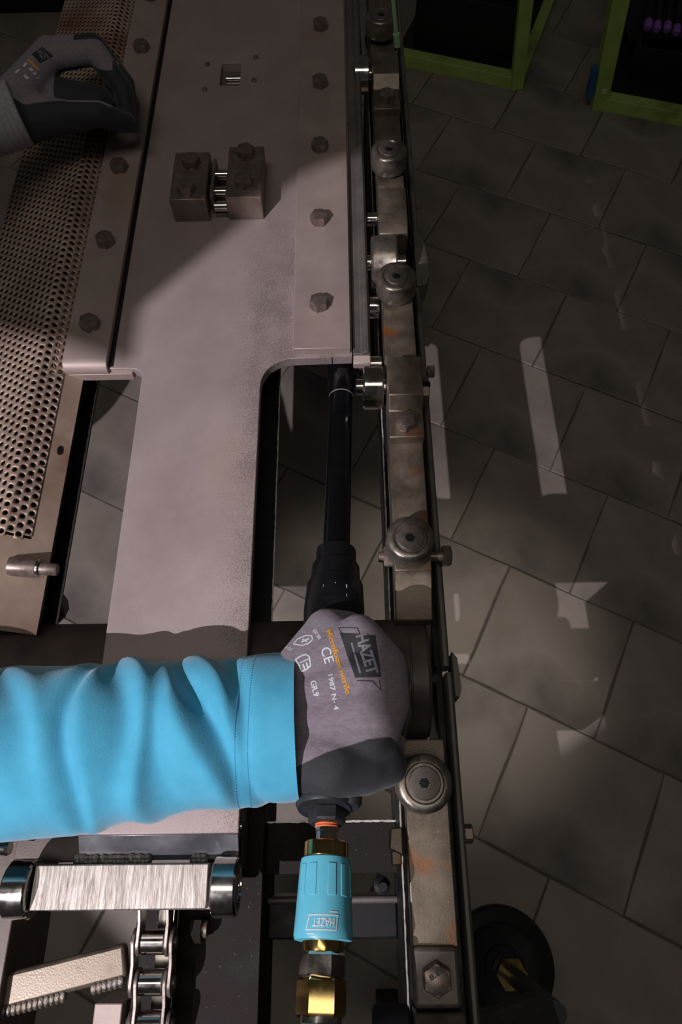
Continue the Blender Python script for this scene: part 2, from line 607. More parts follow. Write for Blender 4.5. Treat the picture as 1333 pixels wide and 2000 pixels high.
# guide channel along the right edge: groove and folded lip
mb = MB().prism_y([(0.0095, -0.012), (0.0095, 0.001), (0.018, 0.001), (0.0215, 0.0045), (0.0250, 0.0045), (0.0275, 0.001), (0.0275, -0.012)], 0.4405, 1.35)
obj('edge_channel', mb, M_rail, slat, bevel=0.0006)
mb = MB().prism_x([(0.4405, -0.012), (0.4405, 0.0), (0.432, -0.004), (0.432, -0.012)], 0.0095, 0.0275)
obj('channel_nose', mb, M_cover, slat, bevel=0.0012)
mb = MB().box(-0.0125, -0.0118, 0.4372, 0.4384, -0.0118, 0.0)
obj('crack', mb, M_black, slat)
bolt(slat, -0.2615, 0.437, -0.0125, me=ME_bolt_s, axis=(0, -0.5, -1), name='nut').data = ME_nut
for y in (1.099, 0.979, 0.859, 0.740, 0.620, 0.498):
    bolt(slat, -0.025, y, 0.0085)
for y in (1.055, 0.938, 0.824, 0.710, 0.592, 0.476):
    bolt(slat, -0.2605, y, 0.009)
for x, y in ((-0.174, 0.918), (-0.111, 0.931), (-0.111, 0.883), (-0.174, 0.867)):
    t = MB().lathe((x, y, 0), (0, 0, 1), [(0, 0.0034), (0.0016, 0.0034), (0.0024, 0.0022)], 12)
    obj('rivet', t, M_bolt, slat)
t = MB().cyl((-0.15, 0.884, -0.012), (-0.129, 0.884, -0.012), 0.007, 20)
obj('pin', t, M_polish, slat)
t = MB().cyl((-0.15, 0.905, -0.012), (-0.129, 0.905, -0.012), 0.006, 20)
obj('pin', t, M_polish, slat)

# clamp blocks
for x0, x1, y0, y1, lab, bl in ((-0.190, -0.150, 0.632, 0.709, 'left steel clamp block with two hex bolts on the plate', ((-0.1695, 0.700 - 0.012), (-0.1715, 0.645))),
                                (-0.1285, -0.0885, 0.634, 0.717, 'right steel clamp block with two hex bolts on the plate', ((-0.1085, 0.702), (-0.1085, 0.655)))):
    b_ = thing('clamp_block', ((x0 + x1) / 2, (y0 + y1) / 2, 0), lab, 'clamp block', 'clamp blocks on the plate')
    obj('body', MB().box(x0, x1, y0, y1, 0, 0.030), M_block, b_, bevel=0.0012)
    for x, y in bl:
        bolt(b_, x, y, 0.030)
pk = thing('pin_bracket', (-0.139, 0.665, 0), 'small bracket with bright pins between the two clamp blocks', 'bracket')
obj('side_plate', MB().box(-0.1475, -0.1435, 0.645, 0.705, 0, 0.024), M_block, pk, bevel=0.0006)
obj('base_plate', MB().box(-0.1435, -0.1292, 0.638, 0.70, 0, 0.004), M_bolt, pk)
for y, z in ((0.684, 0.019), (0.660, 0.016), (0.644, 0.010)):
    obj('pin', MB().cyl((-0.1435, y, z), (-0.1287, y, z), 0.0055, 20), M_polish, pk)

# ------------------------------------------------------------------ perforated guard
guard = thing('perforated_guard', (-0.29, 0.15, -0.02), 'rusty brown perforated sheet metal guard folded along a ridge under the left hand', 'guard')
PZL, PRX, PRZ, PBX, PBZ = (-0.400, -0.018), -0.3045, 0.0130, -0.268, -0.0125
L1 = math.hypot(PRX - PZL[0], PRZ - PZL[1])
L2 = math.hypot(PBX - PRX, PBZ - PRZ)
d1 = Vector(((PRX - PZL[0]) / L1, (PRZ - PZL[1]) / L1))
d2 = Vector(((PBX - PRX) / L2, (PBZ - PRZ) / L2))


def bend(u):
    rr = 0.0035
    if u < L1 - rr:
        return Vector(PZL) + d1 * u
    if u > L1 + rr:
        return Vector((PRX, PRZ)) + d2 * (u - L1)
    t = (u - L1 + rr) / (2 * rr)
    a = Vector((PRX, PRZ)) - d1 * rr
    b = Vector((PRX, PRZ))
    c = Vector((PRX, PRZ)) + d2 * rr
    return a * (1 - t) ** 2 + b * 2 * t * (1 - t) + c * t * t


PV = 0.0088
PU = PV * 0.84
HR = 0.0027
t = MB()
row0 = -int((L1 - 0.004) / PU)
rows = range(row0, 4)
YS, YE = 0.238, 1.24
for r in rows:
    uc = L1 + r * PU
    sh = 0.5 * PV if r % 2 else 0.0
    nv = int((YE - YS) / PV)
    for k in range(nv):
        vc = YS + (k + 0.75) * PV + sh
        vs, fs = [], []
        pts = [(-1, -1), (0, -1), (1, -1), (1, 0), (1, 1), (0, 1), (-1, 1), (-1, 0)]
        for a, b in pts:
            q = bend(uc + b * PU / 2)
            vs.append((q.x, vc + a * PV / 2, q.y))
        for i in range(8):
            an = math.radians(225 + 45 * i)
            q = bend(uc + HR * math.sin(an))
            vs.append((q.x, vc + HR * math.cos(an), q.y))
        for i in range(8):
            j = (i + 1) % 8
            fs.append([i, j, j + 8, i + 8])
        t.add(vs, fs)
sheet = obj('perforated_sheet', t, M_perf, guard)
sd = sheet.modifiers.new('thick', 'SOLIDIFY')
sd.thickness = 0.0014
sd.offset = 0
# plain lower margin with the slot, and the plain near end
uend = L1 + 3.5 * PU
qa, qb = bend(uend), Vector((PBX, PBZ))
t = MB()


def strip3(mb, qa, qb, y0, y1, th=0.0014):
    n = Vector((-(qb - qa).y, (qb - qa).x)).normalized() * th
    mb.prism_y([(qa.x, qa.y), (qb.x, qb.y), (qb.x - n.x, qb.y - n.y), (qa.x - n.x, qa.y - n.y)], y0, y1)


strip3(t, qa, qb, 0.157, 1.24)
strip3(t, Vector((PRX, PRZ)), qa, 0.157, YS + 0.004)
strip3(t, Vector(PZL), Vector((PRX, PRZ)), 0.157, YS + 0.004)
obj('plain_margin', t, M_perf, guard)
mid = (qa + qb) * 0.5
n2 = Vector((d2.y, -d2.x)) * -1
if n2.x < 0:
    n2 = -n2
nn = Vector((n2.x, 0, n2.y))
t = MB()
sl = []
for i in range(16):
    an = 2 * PI * i / 16
    p = Vector((mid.x, 0.337, mid.y)) + Vector((d2.x, 0, d2.y)) * (0.0026 * math.cos(an)) + Vector((0, 1, 0)) * (0.0052 * math.sin(an)) + nn * 0.0008
    sl.append(p)
t.add(sl, [list(range(16))])
obj('slot', t, M_black, guard)
obj('light_block', MB().box(PZL[0], -0.274, 0.157, 1.24, -0.030, -0.026), M_black, guard)  # added dark sheet, stops lamp light falling through the holes
# hidden lower left flank of the guard
t = MB()
strip3(t, Vector((PZL[0] - 0.004, -0.07)), Vector(PZL), 0.157, 1.24)
obj('rear_flank', t, M_perf, guard)

stud = thing('guard_stud', (-0.276, 0.212, 0.004), 'dark steel stud with a bright ring on the plain end of the guard', 'stud')
sb = Vector((-0.2880, 0.2135, 0.0045))
ax = Vector((1.0, -0.05, -0.12)).normalized()
obj('collar', MB().lathe(sb, ax, [(-0.006, 0.0085), (0.016, 0.0085), (0.018, 0.0078)], 28), M_bolt, stud)
obj('ring', MB().lathe(sb, ax, [(0.0175, 0.0080), (0.0190, 0.0080), (0.0193, 0.0060)], 28), M_polish, stud)
obj('shank', MB().lathe(sb, ax, [(0.018, 0.0056), (0.033, 0.0056), (0.0345, 0.0048)], 24), M_bolt, stud)

# ------------------------------------------------------------------ black machine frame
fr = thing('conveyor_stand', (0, 0.1, -0.9), 'black painted conveyor stand of long bars and cross beams beneath the conveyor plate', 'stand')


def long_bar(x0, x1, y0, y1, z1, z0, material=M_black, edge=None, name='long_bar'):
    o = obj(name, MB().box(x0, x1, y0, y1, z0, z1), material, fr, bevel=0.0006)
    if edge is not None:
        # bare, slightly ragged cut edge
        t = MB()
        n = int((y1 - y0) / 0.004)
        vs = []
        for i in range(n + 1):
            y = y0 + (y1 - y0) * i / n
            wv = 0.0007 + random.uniform(-.0003, .0004)
            xe = edge
            s_ = 1 if edge >= (x0 + x1) / 2 else -1
            vs += [(xe - s_ * wv, y, z1 + 0.0003), (xe + s_ * (0.0003 + random.uniform(0, .0003)), y, z1 + 0.0002), (xe + s_ * 0.0003, y, z1 - 0.0015)]
        fs = []
        for i in range(n):
            fs += [[3 * i, 3 * i + 1, 3 * i + 4, 3 * i + 3], [3 * i + 1, 3 * i + 2, 3 * i + 5, 3 * i + 4]]
        t.add(vs, fs)
        e = obj('cut_edge', t, M_edge, o)
    return o


long_bar(-0.300, -0.2725, 0.14, 1.3, -0.058, -0.063, edge=-0.2725)
long_bar(-0.112, -0.0705, 0.14, 1.3, -0.058, -0.063, edge=-0.0705)
long_bar(0.0395, 0.0455, 0.17, 1.3, -0.058, -0.14, edge=0.0395)
long_bar(-0.1215, -0.0715, -0.30, 0.075, -0.062, -0.16, M_blackspk, name='spattered_bar')
long_bar(0.0385, 0.0435, -0.30, 0.075, -0.020, -0.14, edge=0.0385)
# cross beams
o = obj('cross_beam', MB().box(-0.0715, 0.0385, -0.030, 0.0095, -0.150, -0.082), M_blackspk, fr, bevel=0.0006)
t = MB()
n = 60
vs = []
for i in range(n + 1):
    x = -0.0715 + 0.11 * i / n
    vs += [(x, 0.0088 + random.uniform(-.0004, .0003), -0.0816), (x, 0.0099 + random.uniform(0, .0006), -0.0817)]
t.add(vs, [[2 * i, 2 * i + 2, 2 * i + 3, 2 * i + 1] for i in range(n)])
obj('cut_edge', t, M_edge, o)
obj('cross_beam', MB().box(-0.0715, 0.0385, -0.080, -0.051, -0.19, -0.11), M_black, fr, bevel=0.0015)
obj('cross_rod', MB().cyl((-0.0715, -0.051, -0.108), (0.0385, -0.051, -0.108), 0.003, 14), M_rail, fr)
obj('stop_pin', MB().lathe((0.026, -0.040, -0.11), (0, 0, 1), [(0, 0.007), (0.012, 0.007), (0.014, 0.0035), (0.03, 0.0035)], 16), M_black, fr)
# legs and lower rails down to the floor
for x, y in ((-0.285, 1.1), (0.06, 1.1), (-0.285, -0.25), (0.06, -0.27)):
    obj('leg', MB().box(x - 0.02, x + 0.02, y - 0.02, y + 0.02, FZ, -0.15), M_black, fr, bevel=0.002)
# outer side rail right of the chain
obj('side_rail', MB().box(0.0765, 0.0835, -0.30, 1.3, -0.13, -0.050), M_black, fr, bevel=0.001)
prof = [(0.0835, -0.055), (0.0835, -0.034), (0.0850, -0.0315), (0.0880, -0.0315), (0.0900, -0.034), (0.0900, -0.055)]
obj('rail_lip', MB().prism_y(prof, -0.30, 0.125), M_rail, fr, bevel=0.0005)
obj('rail_lip', MB().prism_y([(a - 0.002, b + 0.001) for a, b in prof], 0.13, 0.56), M_rail, fr, bevel=0.0005)
obj('rail_lip', MB().prism_y([(a + 0.001, b) for a, b in prof], 0.60, 1.3), M_rail, fr, bevel=0.0005)
obj('joint_plate', MB().plate([(0.0895, 0.142), (0.094, 0.136), (0.0955, 0.110), (0.093, 0.102), (0.0895, 0.104)], -0.06, -0.026), M_rail, fr, bevel=0.0008)
obj('joint_plate', MB().plate([(0.0835, 0.640), (0.0875, 0.640), (0.0965, 0.618), (0.0985, 0.572), (0.094, 0.558), (0.0835, 0.556)], -0.055, -0.026), M_rail, fr, bevel=0.0008)
for y in (0.70, 0.449, -0.001):
    bolt(fr, 0.090, y, -0.042, me=ME_bolt_s, axis=(1, 0, 0))

# ------------------------------------------------------------------ drive shaft
sh = thing('drive_drum', (-0.1, 0.127, -0.07), 'wide brown steel drum shaft crossing under the plate and the gloved hand', 'drum')
TY, TZ, TR = 0.1265, -0.0665, 0.0535
obj('drum_shell', MB().lathe((-0.46, TY, TZ), (1, 0, 0), [(0, TR), (0.512, TR), (0.5125, TR - 0.0008), (0.5135, TR - 0.0008), (0.514, TR), (0.527, TR), (0.530, TR - 0.003)], 96), M_tube, sh)
obj('end_boss', MB().lathe((0.069, TY, TZ), (1, 0, 0), [(0, 0.018), (0.010, 0.018)], 32), M_black, sh)

# ------------------------------------------------------------------ side chain with guide rollers
LX0, LX1 = 0.0415, 0.0735
chain = thing('roller_chain', (0.057, 0.4, -0.04), 'heavy steel conveyor chain of blocks running beside the plate', 'conveyor chain')


def link(prof, name='link', x0=LX0, x1=LX1, m=M_link, bev=0.001):
    return obj(name, MB().prism_x(prof, x0, x1), m, chain, bevel=bev)


def flat(y0, y1, z=0.004, **k):
    return link([(y0, -0.030), (y1, -0.030), (y1, z), (y0, z)], **k)


def hump(y0, y1, y2, y3, zt=0.028, zb=0.015, zlow=-0.02, x0=LX0, x1=LX1 + 0.0005):
    """raised block: far end y3 .. near end y0"""
    return link([(y0, zlow), (y0, zb - 0.001), (y0 + 0.001, zb), (y1, zb), (y2, zt), (y3, zt), (y3, zlow)], 'link_block', x0, x1)


flat(0.86, 1.15, 0.0)
hb = hump(0.802, 0.838, 0.852, 0.897, zt=0.026, zb=0.014)
bolt(hb, 0.0575, 0.820, 0.014, 0.5)
flat(0.715, 0.803)
flat(0.66, 0.700, 0.002)
link([(0.603, -0.03), (0.603, 0.004), (0.615, 0.010), (0.667, 0.012), (0.667, -0.03)], 'link_block')
flat(0.418, 0.545)
hb = hump(0.332, 0.361, 0.371, 0.415, zt=0.029, zb=0.016)
bolt(hb, 0.0565, 0.3465, 0.016, 0.55)
flat(0.205, 0.334)
link([(0.166, -0.03), (0.166, -0.014), (0.200, 0.002), (0.206, 0.002), (0.206, -0.03)], 'link_nose')
flat(-0.072, 0.066, 0.004)
hb = link([(-0.106, -0.02), (-0.106, 0.010), (-0.0705, 0.010), (-0.0705, -0.02)], 'link_block', LX0 - 0.001, LX1 - 0.001, M_hub, bev=0.003)
b_ = bolt(hb, 0.0560, -0.0885, 0.010, 0.0)
b_.rotation_euler = (0, 0, PI / 6)
gv, gf = text_tris('8.8', 1.0, bold=0.02)
gv = fit(gv)
obj('grade_mark', MB().add([Vector((0.0520 + v.x * 0.0080, -0.0865 + v.y * 0.0034, 0.02095)) for v in gv], gf), M_gun, b_)
link([(-0.20, -0.02), (-0.20, 0.017), (-0.116, 0.017), (-0.108, 0.010), (-0.108, -0.02)], 'link_block', LX0 - 0.001, LX1 + 0.0005, bev=0.002)

for i, (x, y, lab) in enumerate(((0.0555, 0.968, 'brass-coloured guide roller at the top edge of the picture'),
                                 (0.0555, 0.709, 'small brownish guide roller on the chain second from the top'),
                                 (0.0555, 0.517, 'steel guide roller on the chain level with the lowest right plate bolts'),
                                 (0.0540, 0.2255, 'steel guide roller with a hex socket beside the black tool shaft'),
                                 (0.0540, 0.0325, 'largest looking guide roller right beside the gloved fist'))):
    g = thing('guide_roller', (x, y, 0.004), lab, 'roller', 'guide rollers on the chain')
    zt = 0.030
    r = 0.0205
    obj('tyre', MB().lathe((x, y, 0.006), (0, 0, 1), [(0, r - 0.002), (0.002, r), (zt - 0.009, r), (zt - 0.0072, r - 0.0012), (zt - 0.006, r - 0.003), (zt - 0.006, 0.0145), (zt - 0.0075, 0.0135), (zt - 0.0075, 0.004)], 56), M_roll, g)
    hub = obj('hub', MB().lathe((x, y, 0.020), (0, 0, 1), [(0, 0.0118), (zt - 0.0205, 0.0118), (zt - 0.0198, 0.011), (zt - 0.0198, 0.0046), (zt - 0.0245, 0.0042)], 48), M_hub, g)
    obj('hex_socket', MB().lathe((x, y, zt - 0.0046), (0, 0, 1), [(0, 0.0040), (0.0035, 0.0040)], 6), M_black, g)
    obj('collar', MB().lathe((x, y, 0.0035), (0, 0, 1), [(0, 0.014), (0.004, 0.014)], 32), M_hub, g)

# cam wheels on the inner side of the chain
for y, lab in ((0.404, 'shiny steel cam wheel beside the chain near the tip of the black tool'), (0.900, 'shiny steel cam wheel between plate edge and chain near the top')):
    cw = thing('cam_wheel', (0.03, y, -0.01), lab, 'wheel', 'cam wheels inside the chain')
    obj('rim', MB().lathe((0.0185, y, -0.006), (1, 0, 0), [(0, 0.0205), (0.0015, 0.022), (0.0185, 0.022), (0.020, 0.0205), (0.020, 0.012)], 48), M_polish, cw)
    obj('axle', MB().cyl((0.012, y + 0.001, -0.006), (0.0435, y + 0.001, -0.006), 0.008, 20), M_polish, cw)
bw = thing('chain_pulley', (0.046, 0.573, 0), 'broad dull steel pulley wheel set into the chain behind a guide roller', 'pulley')
obj('rim', MB().lathe((0.0315, 0.573, -0.008), (1, 0, 0), [(0, 0.026), (0.002, 0.028), (0.022, 0.028), (0.026, 0.0295), (0.0275, 0.029), (0.0275, 0.012)], 56), M_roll, bw)
obj('axle', MB().cyl((0.022, 0.573, -0.008), (0.07, 0.573, -0.008), 0.008, 20), M_polish, bw)
# bright pins and nuts seen in the slot between plate and chain
for x0, x1, y, z, r, lab in ((0.028, 0.040, 0.520, -0.02, 0.012, 'bright cross pin in the slot beside the third guide roller'),
                             (0.0285, 0.0415, 0.640, -0.008, 0.0075, 'bright nut in the slot beside the chain above the pulley'),
                             (0.018, 0.040, 0.445, -0.022, 0.009, 'bright pin tucked behind the shiny cam wheel below the plate corner')):
    p_ = thing('cross_pin', ((x0 + x1) / 2, y, z), lab, 'pin', 'cross pins in the chain slot')
    obj('shank', MB().lathe((x0, y, z), (1, 0, 0), [(0, r * 0.8), (0.001, r), (x1 - x0 - 0.001, r), (x1 - x0, r * 0.8)], 24), M_polish, p_)
    obj('head', MB().lathe((x0 - 0.002, y, z), (1, 0, 0), [(0, r * 0.6), (0.002, r * 0.6)], 6), M_bolt, p_)
# long bright guide rod near the top
gr = thing('guide_rod', (0.028, 1.0, 0.0), 'bright curved steel guide at the top between plate and chain', 'guide')
obj('rod', MB().cyl((0.034, 0.93, -0.004), (0.032, 1.12, 0.004), 0.0065, 16), M_polish, gr)

# cross bolt through the fourth roller link
cb = thing('link_cross_bolt', (0.055, 0.215, -0.01), 'hex bolt and nut through the chain under the socket-headed guide roller', 'bolt')
obj('shank', MB().cyl((0.0285, 0.2235, -0.010), (0.094, 0.2235, -0.010), 0.0048, 16), M_bolt, cb)
obj('nut', MB().lathe((0.033, 0.2235, -0.010), (1, 0, 0), [(0, 0.0090), (0.001, 0.0098), (0.0082, 0.0098)], 6), M_bolt, cb)
obj('head', MB().lathe((0.0855, 0.2235, -0.010), (1, 0, 0), [(0, 0.0102), (0.0062, 0.0102), (0.0075, 0.0092)], 6), M_bolt, cb)
# cross bolt hub beside the humped block
ch = thing('hub_nut', (0.08, 0.40, -0.01), 'slotted round nut on the outer side of the humped chain block', 'nut')
obj('nut', MB().lathe((0.0738, 0.397, -0.006), (1, 0, 0), [(0, 0.0165), (0.0085, 0.0165), (0.0095, 0.0150)], 8), M_link, ch)
obj('slot', MB().box(0.0735, 0.0840, 0.3935, 0.3985, 0.0070, 0.0105), M_black, ch)
# latch on the inner side
lt = thing('chain_latch', (0.034, -0.005, -0.02), 'angular steel latch clip on the inner side of the chain below the fist', 'latch')
obj('clip', MB().plate([(0.0285, -0.0110), (0.0300, 0.0035), (0.0385, 0.0040), (0.0385, -0.0155), (0.0325, -0.0125)], -0.022, -0.005), M_link, lt, bevel=0.001)
obj('tab', MB().box(0.0305, 0.0382, -0.022, -0.012, -0.026, -0.016), M_link, lt, bevel=0.001)
# lower cam wheel peeking in at the bottom
cw = thing('lower_cam_wheel', (0.03, -0.118, -0.02), 'dark shiny cam wheel at the bottom edge of the picture beside the chain', 'wheel')
obj('rim', MB().lathe((0.0130, -0.128, -0.020), (1, 0, 0), [(0, 0.018), (0.0015, 0.0195), (0.0245, 0.0195), (0.026, 0.018), (0.026, 0.008)], 40), M_gun, cw)
obj('axle', MB().cyl((0.039, -0.128, -0.020), (0.0415, -0.128, -0.020), 0.008, 20), M_gun, cw)

# ------------------------------------------------------------------ carrier bar with two bearings
cbx = thing('bearing_bar', (-0.168, -0.035, -0.02), 'bright ground steel bar with a bearing at each end below the blue sleeve', 'bearing bar')
obj('bar', MB().box(-0.2300, -0.1035, -0.0475, -0.0185, -0.016, 0.004), M_ground, cbx, bevel=0.0008)
obj('bottom_plate', MB().box(-0.224, -0.101, -0.0495, -0.030, -0.022, -0.0165), M_ground, cbx, bevel=0.0006)
for x0, lab in ((-0.2485, 'left'), (-0.1000, 'right')):
    br = obj('bearing', MB().lathe((x0, -0.034, -0.004), (1, 0, 0), [(0, 0.0140), (0, 0.0185), (0.0012, 0.0198), (0.0165, 0.0198), (0.0178, 0.0186), (0.0178, 0.0152), (0.0165, 0.0150)], 56), M_polish, cbx)
    obj('seal', MB().lathe((x0 + 0.0005, -0.034, -0.004), (1, 0, 0), [(0, 0.0150), (0.0162, 0.0150), (0.0162, 0.009)], 40), M_bolt, br)
    obj('inner_ring', MB().lathe((x0 - 0.001, -0.034, -0.004), (1, 0, 0), [(0, 0.0095), (0.0182, 0.0095), (0.0182, 0.006), (0.012, 0.005)], 32), M_polish, br)
for x0, x1 in ((-0.205, -0.1885), (-0.186, -0.150), (-0.118, -0.108)):
    t = MB()
    n = max(3, int((x1 - x0) / 0.003))
    for i in range(n):
        x = x0 + (x1 - x0) * (i + .5) / n
        t.sphere((x, -0.0165 + random.uniform(-.0006, .0006), -0.0075), 0.0046, 10, (0.8, 1.0, 0.75))
    obj('weld_bead', t, M_weld, cbx)

# side lever right of the tongue
lv = thing('tongue_lever', (-0.093, -0.005, -0.03), 'short upright steel lever beside the near end of the plate tongue', 'lever')
obj('arm', MB().prism_y([(-0.0905, -0.05), (-0.0905, -0.008), (-0.0835, -0.006), (-0.0835, -0.05)], -0.024, 0.030), M_link, lv, bevel=0.001)
obj('pin', MB().cyl((-0.0930, 0.006, -0.008), (-0.0820, 0.006, -0.008), 0.0035, 16), M_polish, lv)

# ------------------------------------------------------------------ drive chain below the bar
rc = thing('drive_chain', (-0.146, -0.09, -0.05), 'steel roller drive chain hanging below the bright bearing bar', 'drive chain')
M_ch = mat('chain_plate_steel', (118, 108, 102), (150, 138, 131), 120, rough=0.38, metal=0.7, bump=0.1)
P0 = Vector((-0.1475, -0.0455, -0.030))
PD = Vector((0.01, -1, -0.16)).normalized()
PITCH = 0.0262


def link_plate(x, p, q, w=0.0095, th=0.0028):
    """figure-eight side plate between two pins"""
    d = (q - p).normalized()
    nrm = Vector((1, 0, 0)).cross(d).normalized()
    L = (q - p).length
    pts = []
    for i in range(9):
        a = PI / 2 + PI * i / 8
        pts.append(p + d * (math.cos(a) * w) + nrm * (math.sin(a) * w))
    pts.append(p + d * (L / 2) - nrm * (w * 0.66))
    for i in range(9):
        a = -PI / 2 + PI * i / 8
        pts.append(q + d * (math.cos(a) * w) + nrm * (math.sin(a) * w))
    pts.append(p + d * (L / 2) + nrm * (w * 0.66))
    n = len(pts)
    vs = [Vector((x - th / 2, a.y, a.z)) for a in pts] + [Vector((x + th / 2, a.y, a.z)) for a in pts]
    fs = [list(range(n)), list(range(2 * n - 1, n - 1, -1))] + [[i, i + n, (i + 1) % n + n, (i + 1) % n] for i in range(n)]
    return MB().add(vs, fs)


for i in range(6):
    p = P0 + PD * (PITCH * i)
    q = P0 + PD * (PITCH * (i + 1))
    cx = p.x
    inner = i % 2 == 0
    dx = 0.0105 if inner else 0.0140
    for s_ in (-1, 1):
        obj('link_plate', link_plate(cx + s_ * dx, p, q), M_ch, rc, bevel=0.0005)
    obj('chain_roller', MB().lathe((cx - 0.0088, q.y, q.z), (1, 0, 0), [(0, 0.0078), (0.0008, 0.0084), (0.0168, 0.0084), (0.0176, 0.0078)], 32), M_polish, rc)
    obj('chain_pin', MB().lathe((cx - 0.0175, q.y, q.z), (1, 0, 0), [(0, 0.0034), (0.0008, 0.0042), (0.0342, 0.0042), (0.035, 0.0034)], 20), M_ch, rc)
# chain guide behind
obj('guide_strip', MB().box(-0.1525, -0.1405, -0.30, -0.05, -0.075, -0.062), M_polish, rc)

lp = thing('chain_support', (-0.15, -0.17, -0.1), 'dark oily support plate behind the drive chain', 'support plate')
obj('plate', MB().box(-0.178, -0.124, -0.30, -0.03, -0.105, -0.092), M_blackspk, lp, bevel=0.001)
hb = thing('support_bolt', (-0.12, -0.07, -0.07), 'brownish hex nut and washer right of the drive chain', 'nut')
obj('nut', MB().lathe((-0.1235, -0.0655, -0.052), (1, 0, 0), [(0, 0.0095), (0.008, 0.0095)], 6), M_blackspk, hb)
obj('washer', MB().lathe((-0.1155, -0.0655, -0.052), (1, 0, 0), [(0, 0.0060), (0.004, 0.0060)], 20), M_link, hb)

# left lower frame pieces
ll = thing('welded_cross_rail', (-0.23, -0.1, -0.09), 'rough flat steel rail with thick weld beads at the lower left corner', 'rail')
rt = Matrix.Rotation(math.radians(12), 3, 'Z')
obj('rail', MB().box(-0.350, -0.178, -0.112, -0.088, -0.092, -0.080, rt, (-0.23, -0.107, -0.085)), M_link, ll, bevel=0.003)
t = MB()
for i in range(14):
    p = rt @ (Vector((-0.283 + i * 0.0042, -0.113, -0.083)) - Vector((-0.23, -0.107, -0.085))) + Vector((-0.23, -0.107, -0.085))
    t.sphere(p, 0.0045, 10, (0.7, 1.2, 0.9))
obj('weld_bead', t, M_weld, ll)
t = MB()
for i in range(6):
    p = rt @ (Vector((-0.204 + i * 0.0042, -0.113, -0.083)) - Vector((-0.23, -0.107, -0.085))) + Vector((-0.23, -0.107, -0.085))
    t.sphere(p, 0.0045, 10, (0.8, 1.2, 0.9))
obj('weld_bead', t, M_weld, ll)
obj('post', MB().box(-0.202, -0.180, -0.175, -0.118, -0.13, -0.083), M_cover, ll, bevel=0.001)
ll2 = thing('side_web', (-0.24, -0.02, -0.1), 'dark inner side web left of the bearing bar', 'frame web')
obj('web', MB().box(-0.310, -0.272, -0.30, 0.07, -0.15, -0.070), M_tube, ll2, bevel=0.001)
obj('cross_web', MB().box(-0.262, -0.2, -0.018, 0.07, -0.08, -0.030), M_tube, ll2, bevel=0.001)
obj('pin', MB().lathe((-0.264, -0.007, -0.008), (1, 0, 0), [(0, 0.005), (0.006, 0.006), (0.008, 0.005)], 20), M_polish, ll2)

# ------------------------------------------------------------------ pneumatic tool
tool = thing('pneumatic_ratchet', (-0.008, 0.25, -0.03), 'glossy black pneumatic tool with a long slim shaft held in the right hand', 'air tool')
TA, TB = Vector((-0.0015, 0.455, -0.034)), Vector((-0.0160, 0.014, 0.045))
TDIR = (TB - TA).normalized()
TL = (TB - TA).length


def tl(yw):
    return (TA.y - yw) / -TDIR.y


obj('shaft', MB().lathe(TA, TDIR, [(0, 0.0150), (tl(0.425), 0.0150), (tl(0.420), 0.0135), (tl(0.405), 0.0128), (tl(0.400), 0.0120), (tl(0.220), 0.0120)], 40), M_tool, tool)
hd = obj('head', MB().lathe(TA + Vector((0, 0, 0)), TDIR, [(-0.05, 0.013), (-0.03, 0.0165), (tl(0.437), 0.0165), (tl(0.431), 0.0148)], 36), M_tool, tool)
obj('ring_line', MB().lathe(TA, TDIR, [(tl(0.4055), 0.0131), (tl(0.4045), 0.0131)], 40, cap=False), M_edge, tool)
obj('collar', MB().lathe(TA, TDIR, [(tl(0.2245), 0.014), (tl(0.2225), 0.0172), (tl(0.2105), 0.0176), (tl(0.2075), 0.0188)], 40), M_toolm, tool)
obj('collar', MB().lathe(TA, TDIR, [(tl(0.2075), 0.0195), (tl(0.2060), 0.0204), (tl(0.1925), 0.0212), (tl(0.1895), 0.0222)], 40), M_toolm, tool)
obj('body', MB().lathe(TA, TDIR, [(tl(0.1905), 0.0225), (tl(0.1885), 0.0236), (tl(0.165), 0.0250), (tl(0.10), 0.0225), (tl(0.055), 0.0195), (tl(0.030), 0.0180), (tl(0.018), 0.0175)], 40), M_toolm, tool)
# raised white dots of print on the body
t = MB()
for i in range(3):
    for j in range(2):
        an = math.radians(70 + 22 * i)
        yy = 0.180 - j * 0.0085 + (0.0015 if i == 1 else 0)
        c = TA + TDIR * tl(yy)
        rr = 0.0239 + (0.1885 - yy) * 0.045
        q = c + Vector((-math.cos(an) * rr, 0, math.sin(an) * rr)) + TDIR * 0
        t.bar(q - TDIR * 0.0016, q + TDIR * 0.0016, 0.0010, 0.0006, up=(0, 0, 1))
obj('print_mark', t, M_print_w, tool)
# rear cap
TE = TA + TDIR * tl(0.0185)
RD = Vector((-0.03, -1.0, 0.38)).normalized()
obj('rear_cap', MB().lathe(TE + Vector((-0.002, 0.002, 0)), RD, [(-0.004, 0.0195), (0.003, 0.0200), (0.006, 0.0185)], 40), M_gun, tool)
obj('exhaust_nub', MB().lathe(TE + Vector((0.014, 0.006, 0.0)), RD, [(-0.006, 0.011), (0.006, 0.010), (0.009, 0.008)], 24), M_gun, tool)
obj('rear_nut', MB().lathe(TE + RD * 0.005, RD, [(0, 0.0128), (0.0075, 0.0128), (0.0088, 0.0115)], 6, phase=0.25), M_gun, tool)

# ------------------------------------------------------------------ air coupling
CA = TE + RD * 0.0075
CD = Vector((-0.03, -1.0, 0.20)).normalized()
coup = thing('air_coupling', CA, 'light blue and brass air hose quick coupling plugged into the black tool', 'coupling')


KT = 0.92


def ring(name, prof, m, n=48, phase=0.0):
    return obj(name, MB().lathe(CA, CD, [(a * KT, b) for a, b in prof], n, phase=phase), m, coup, angle=25)


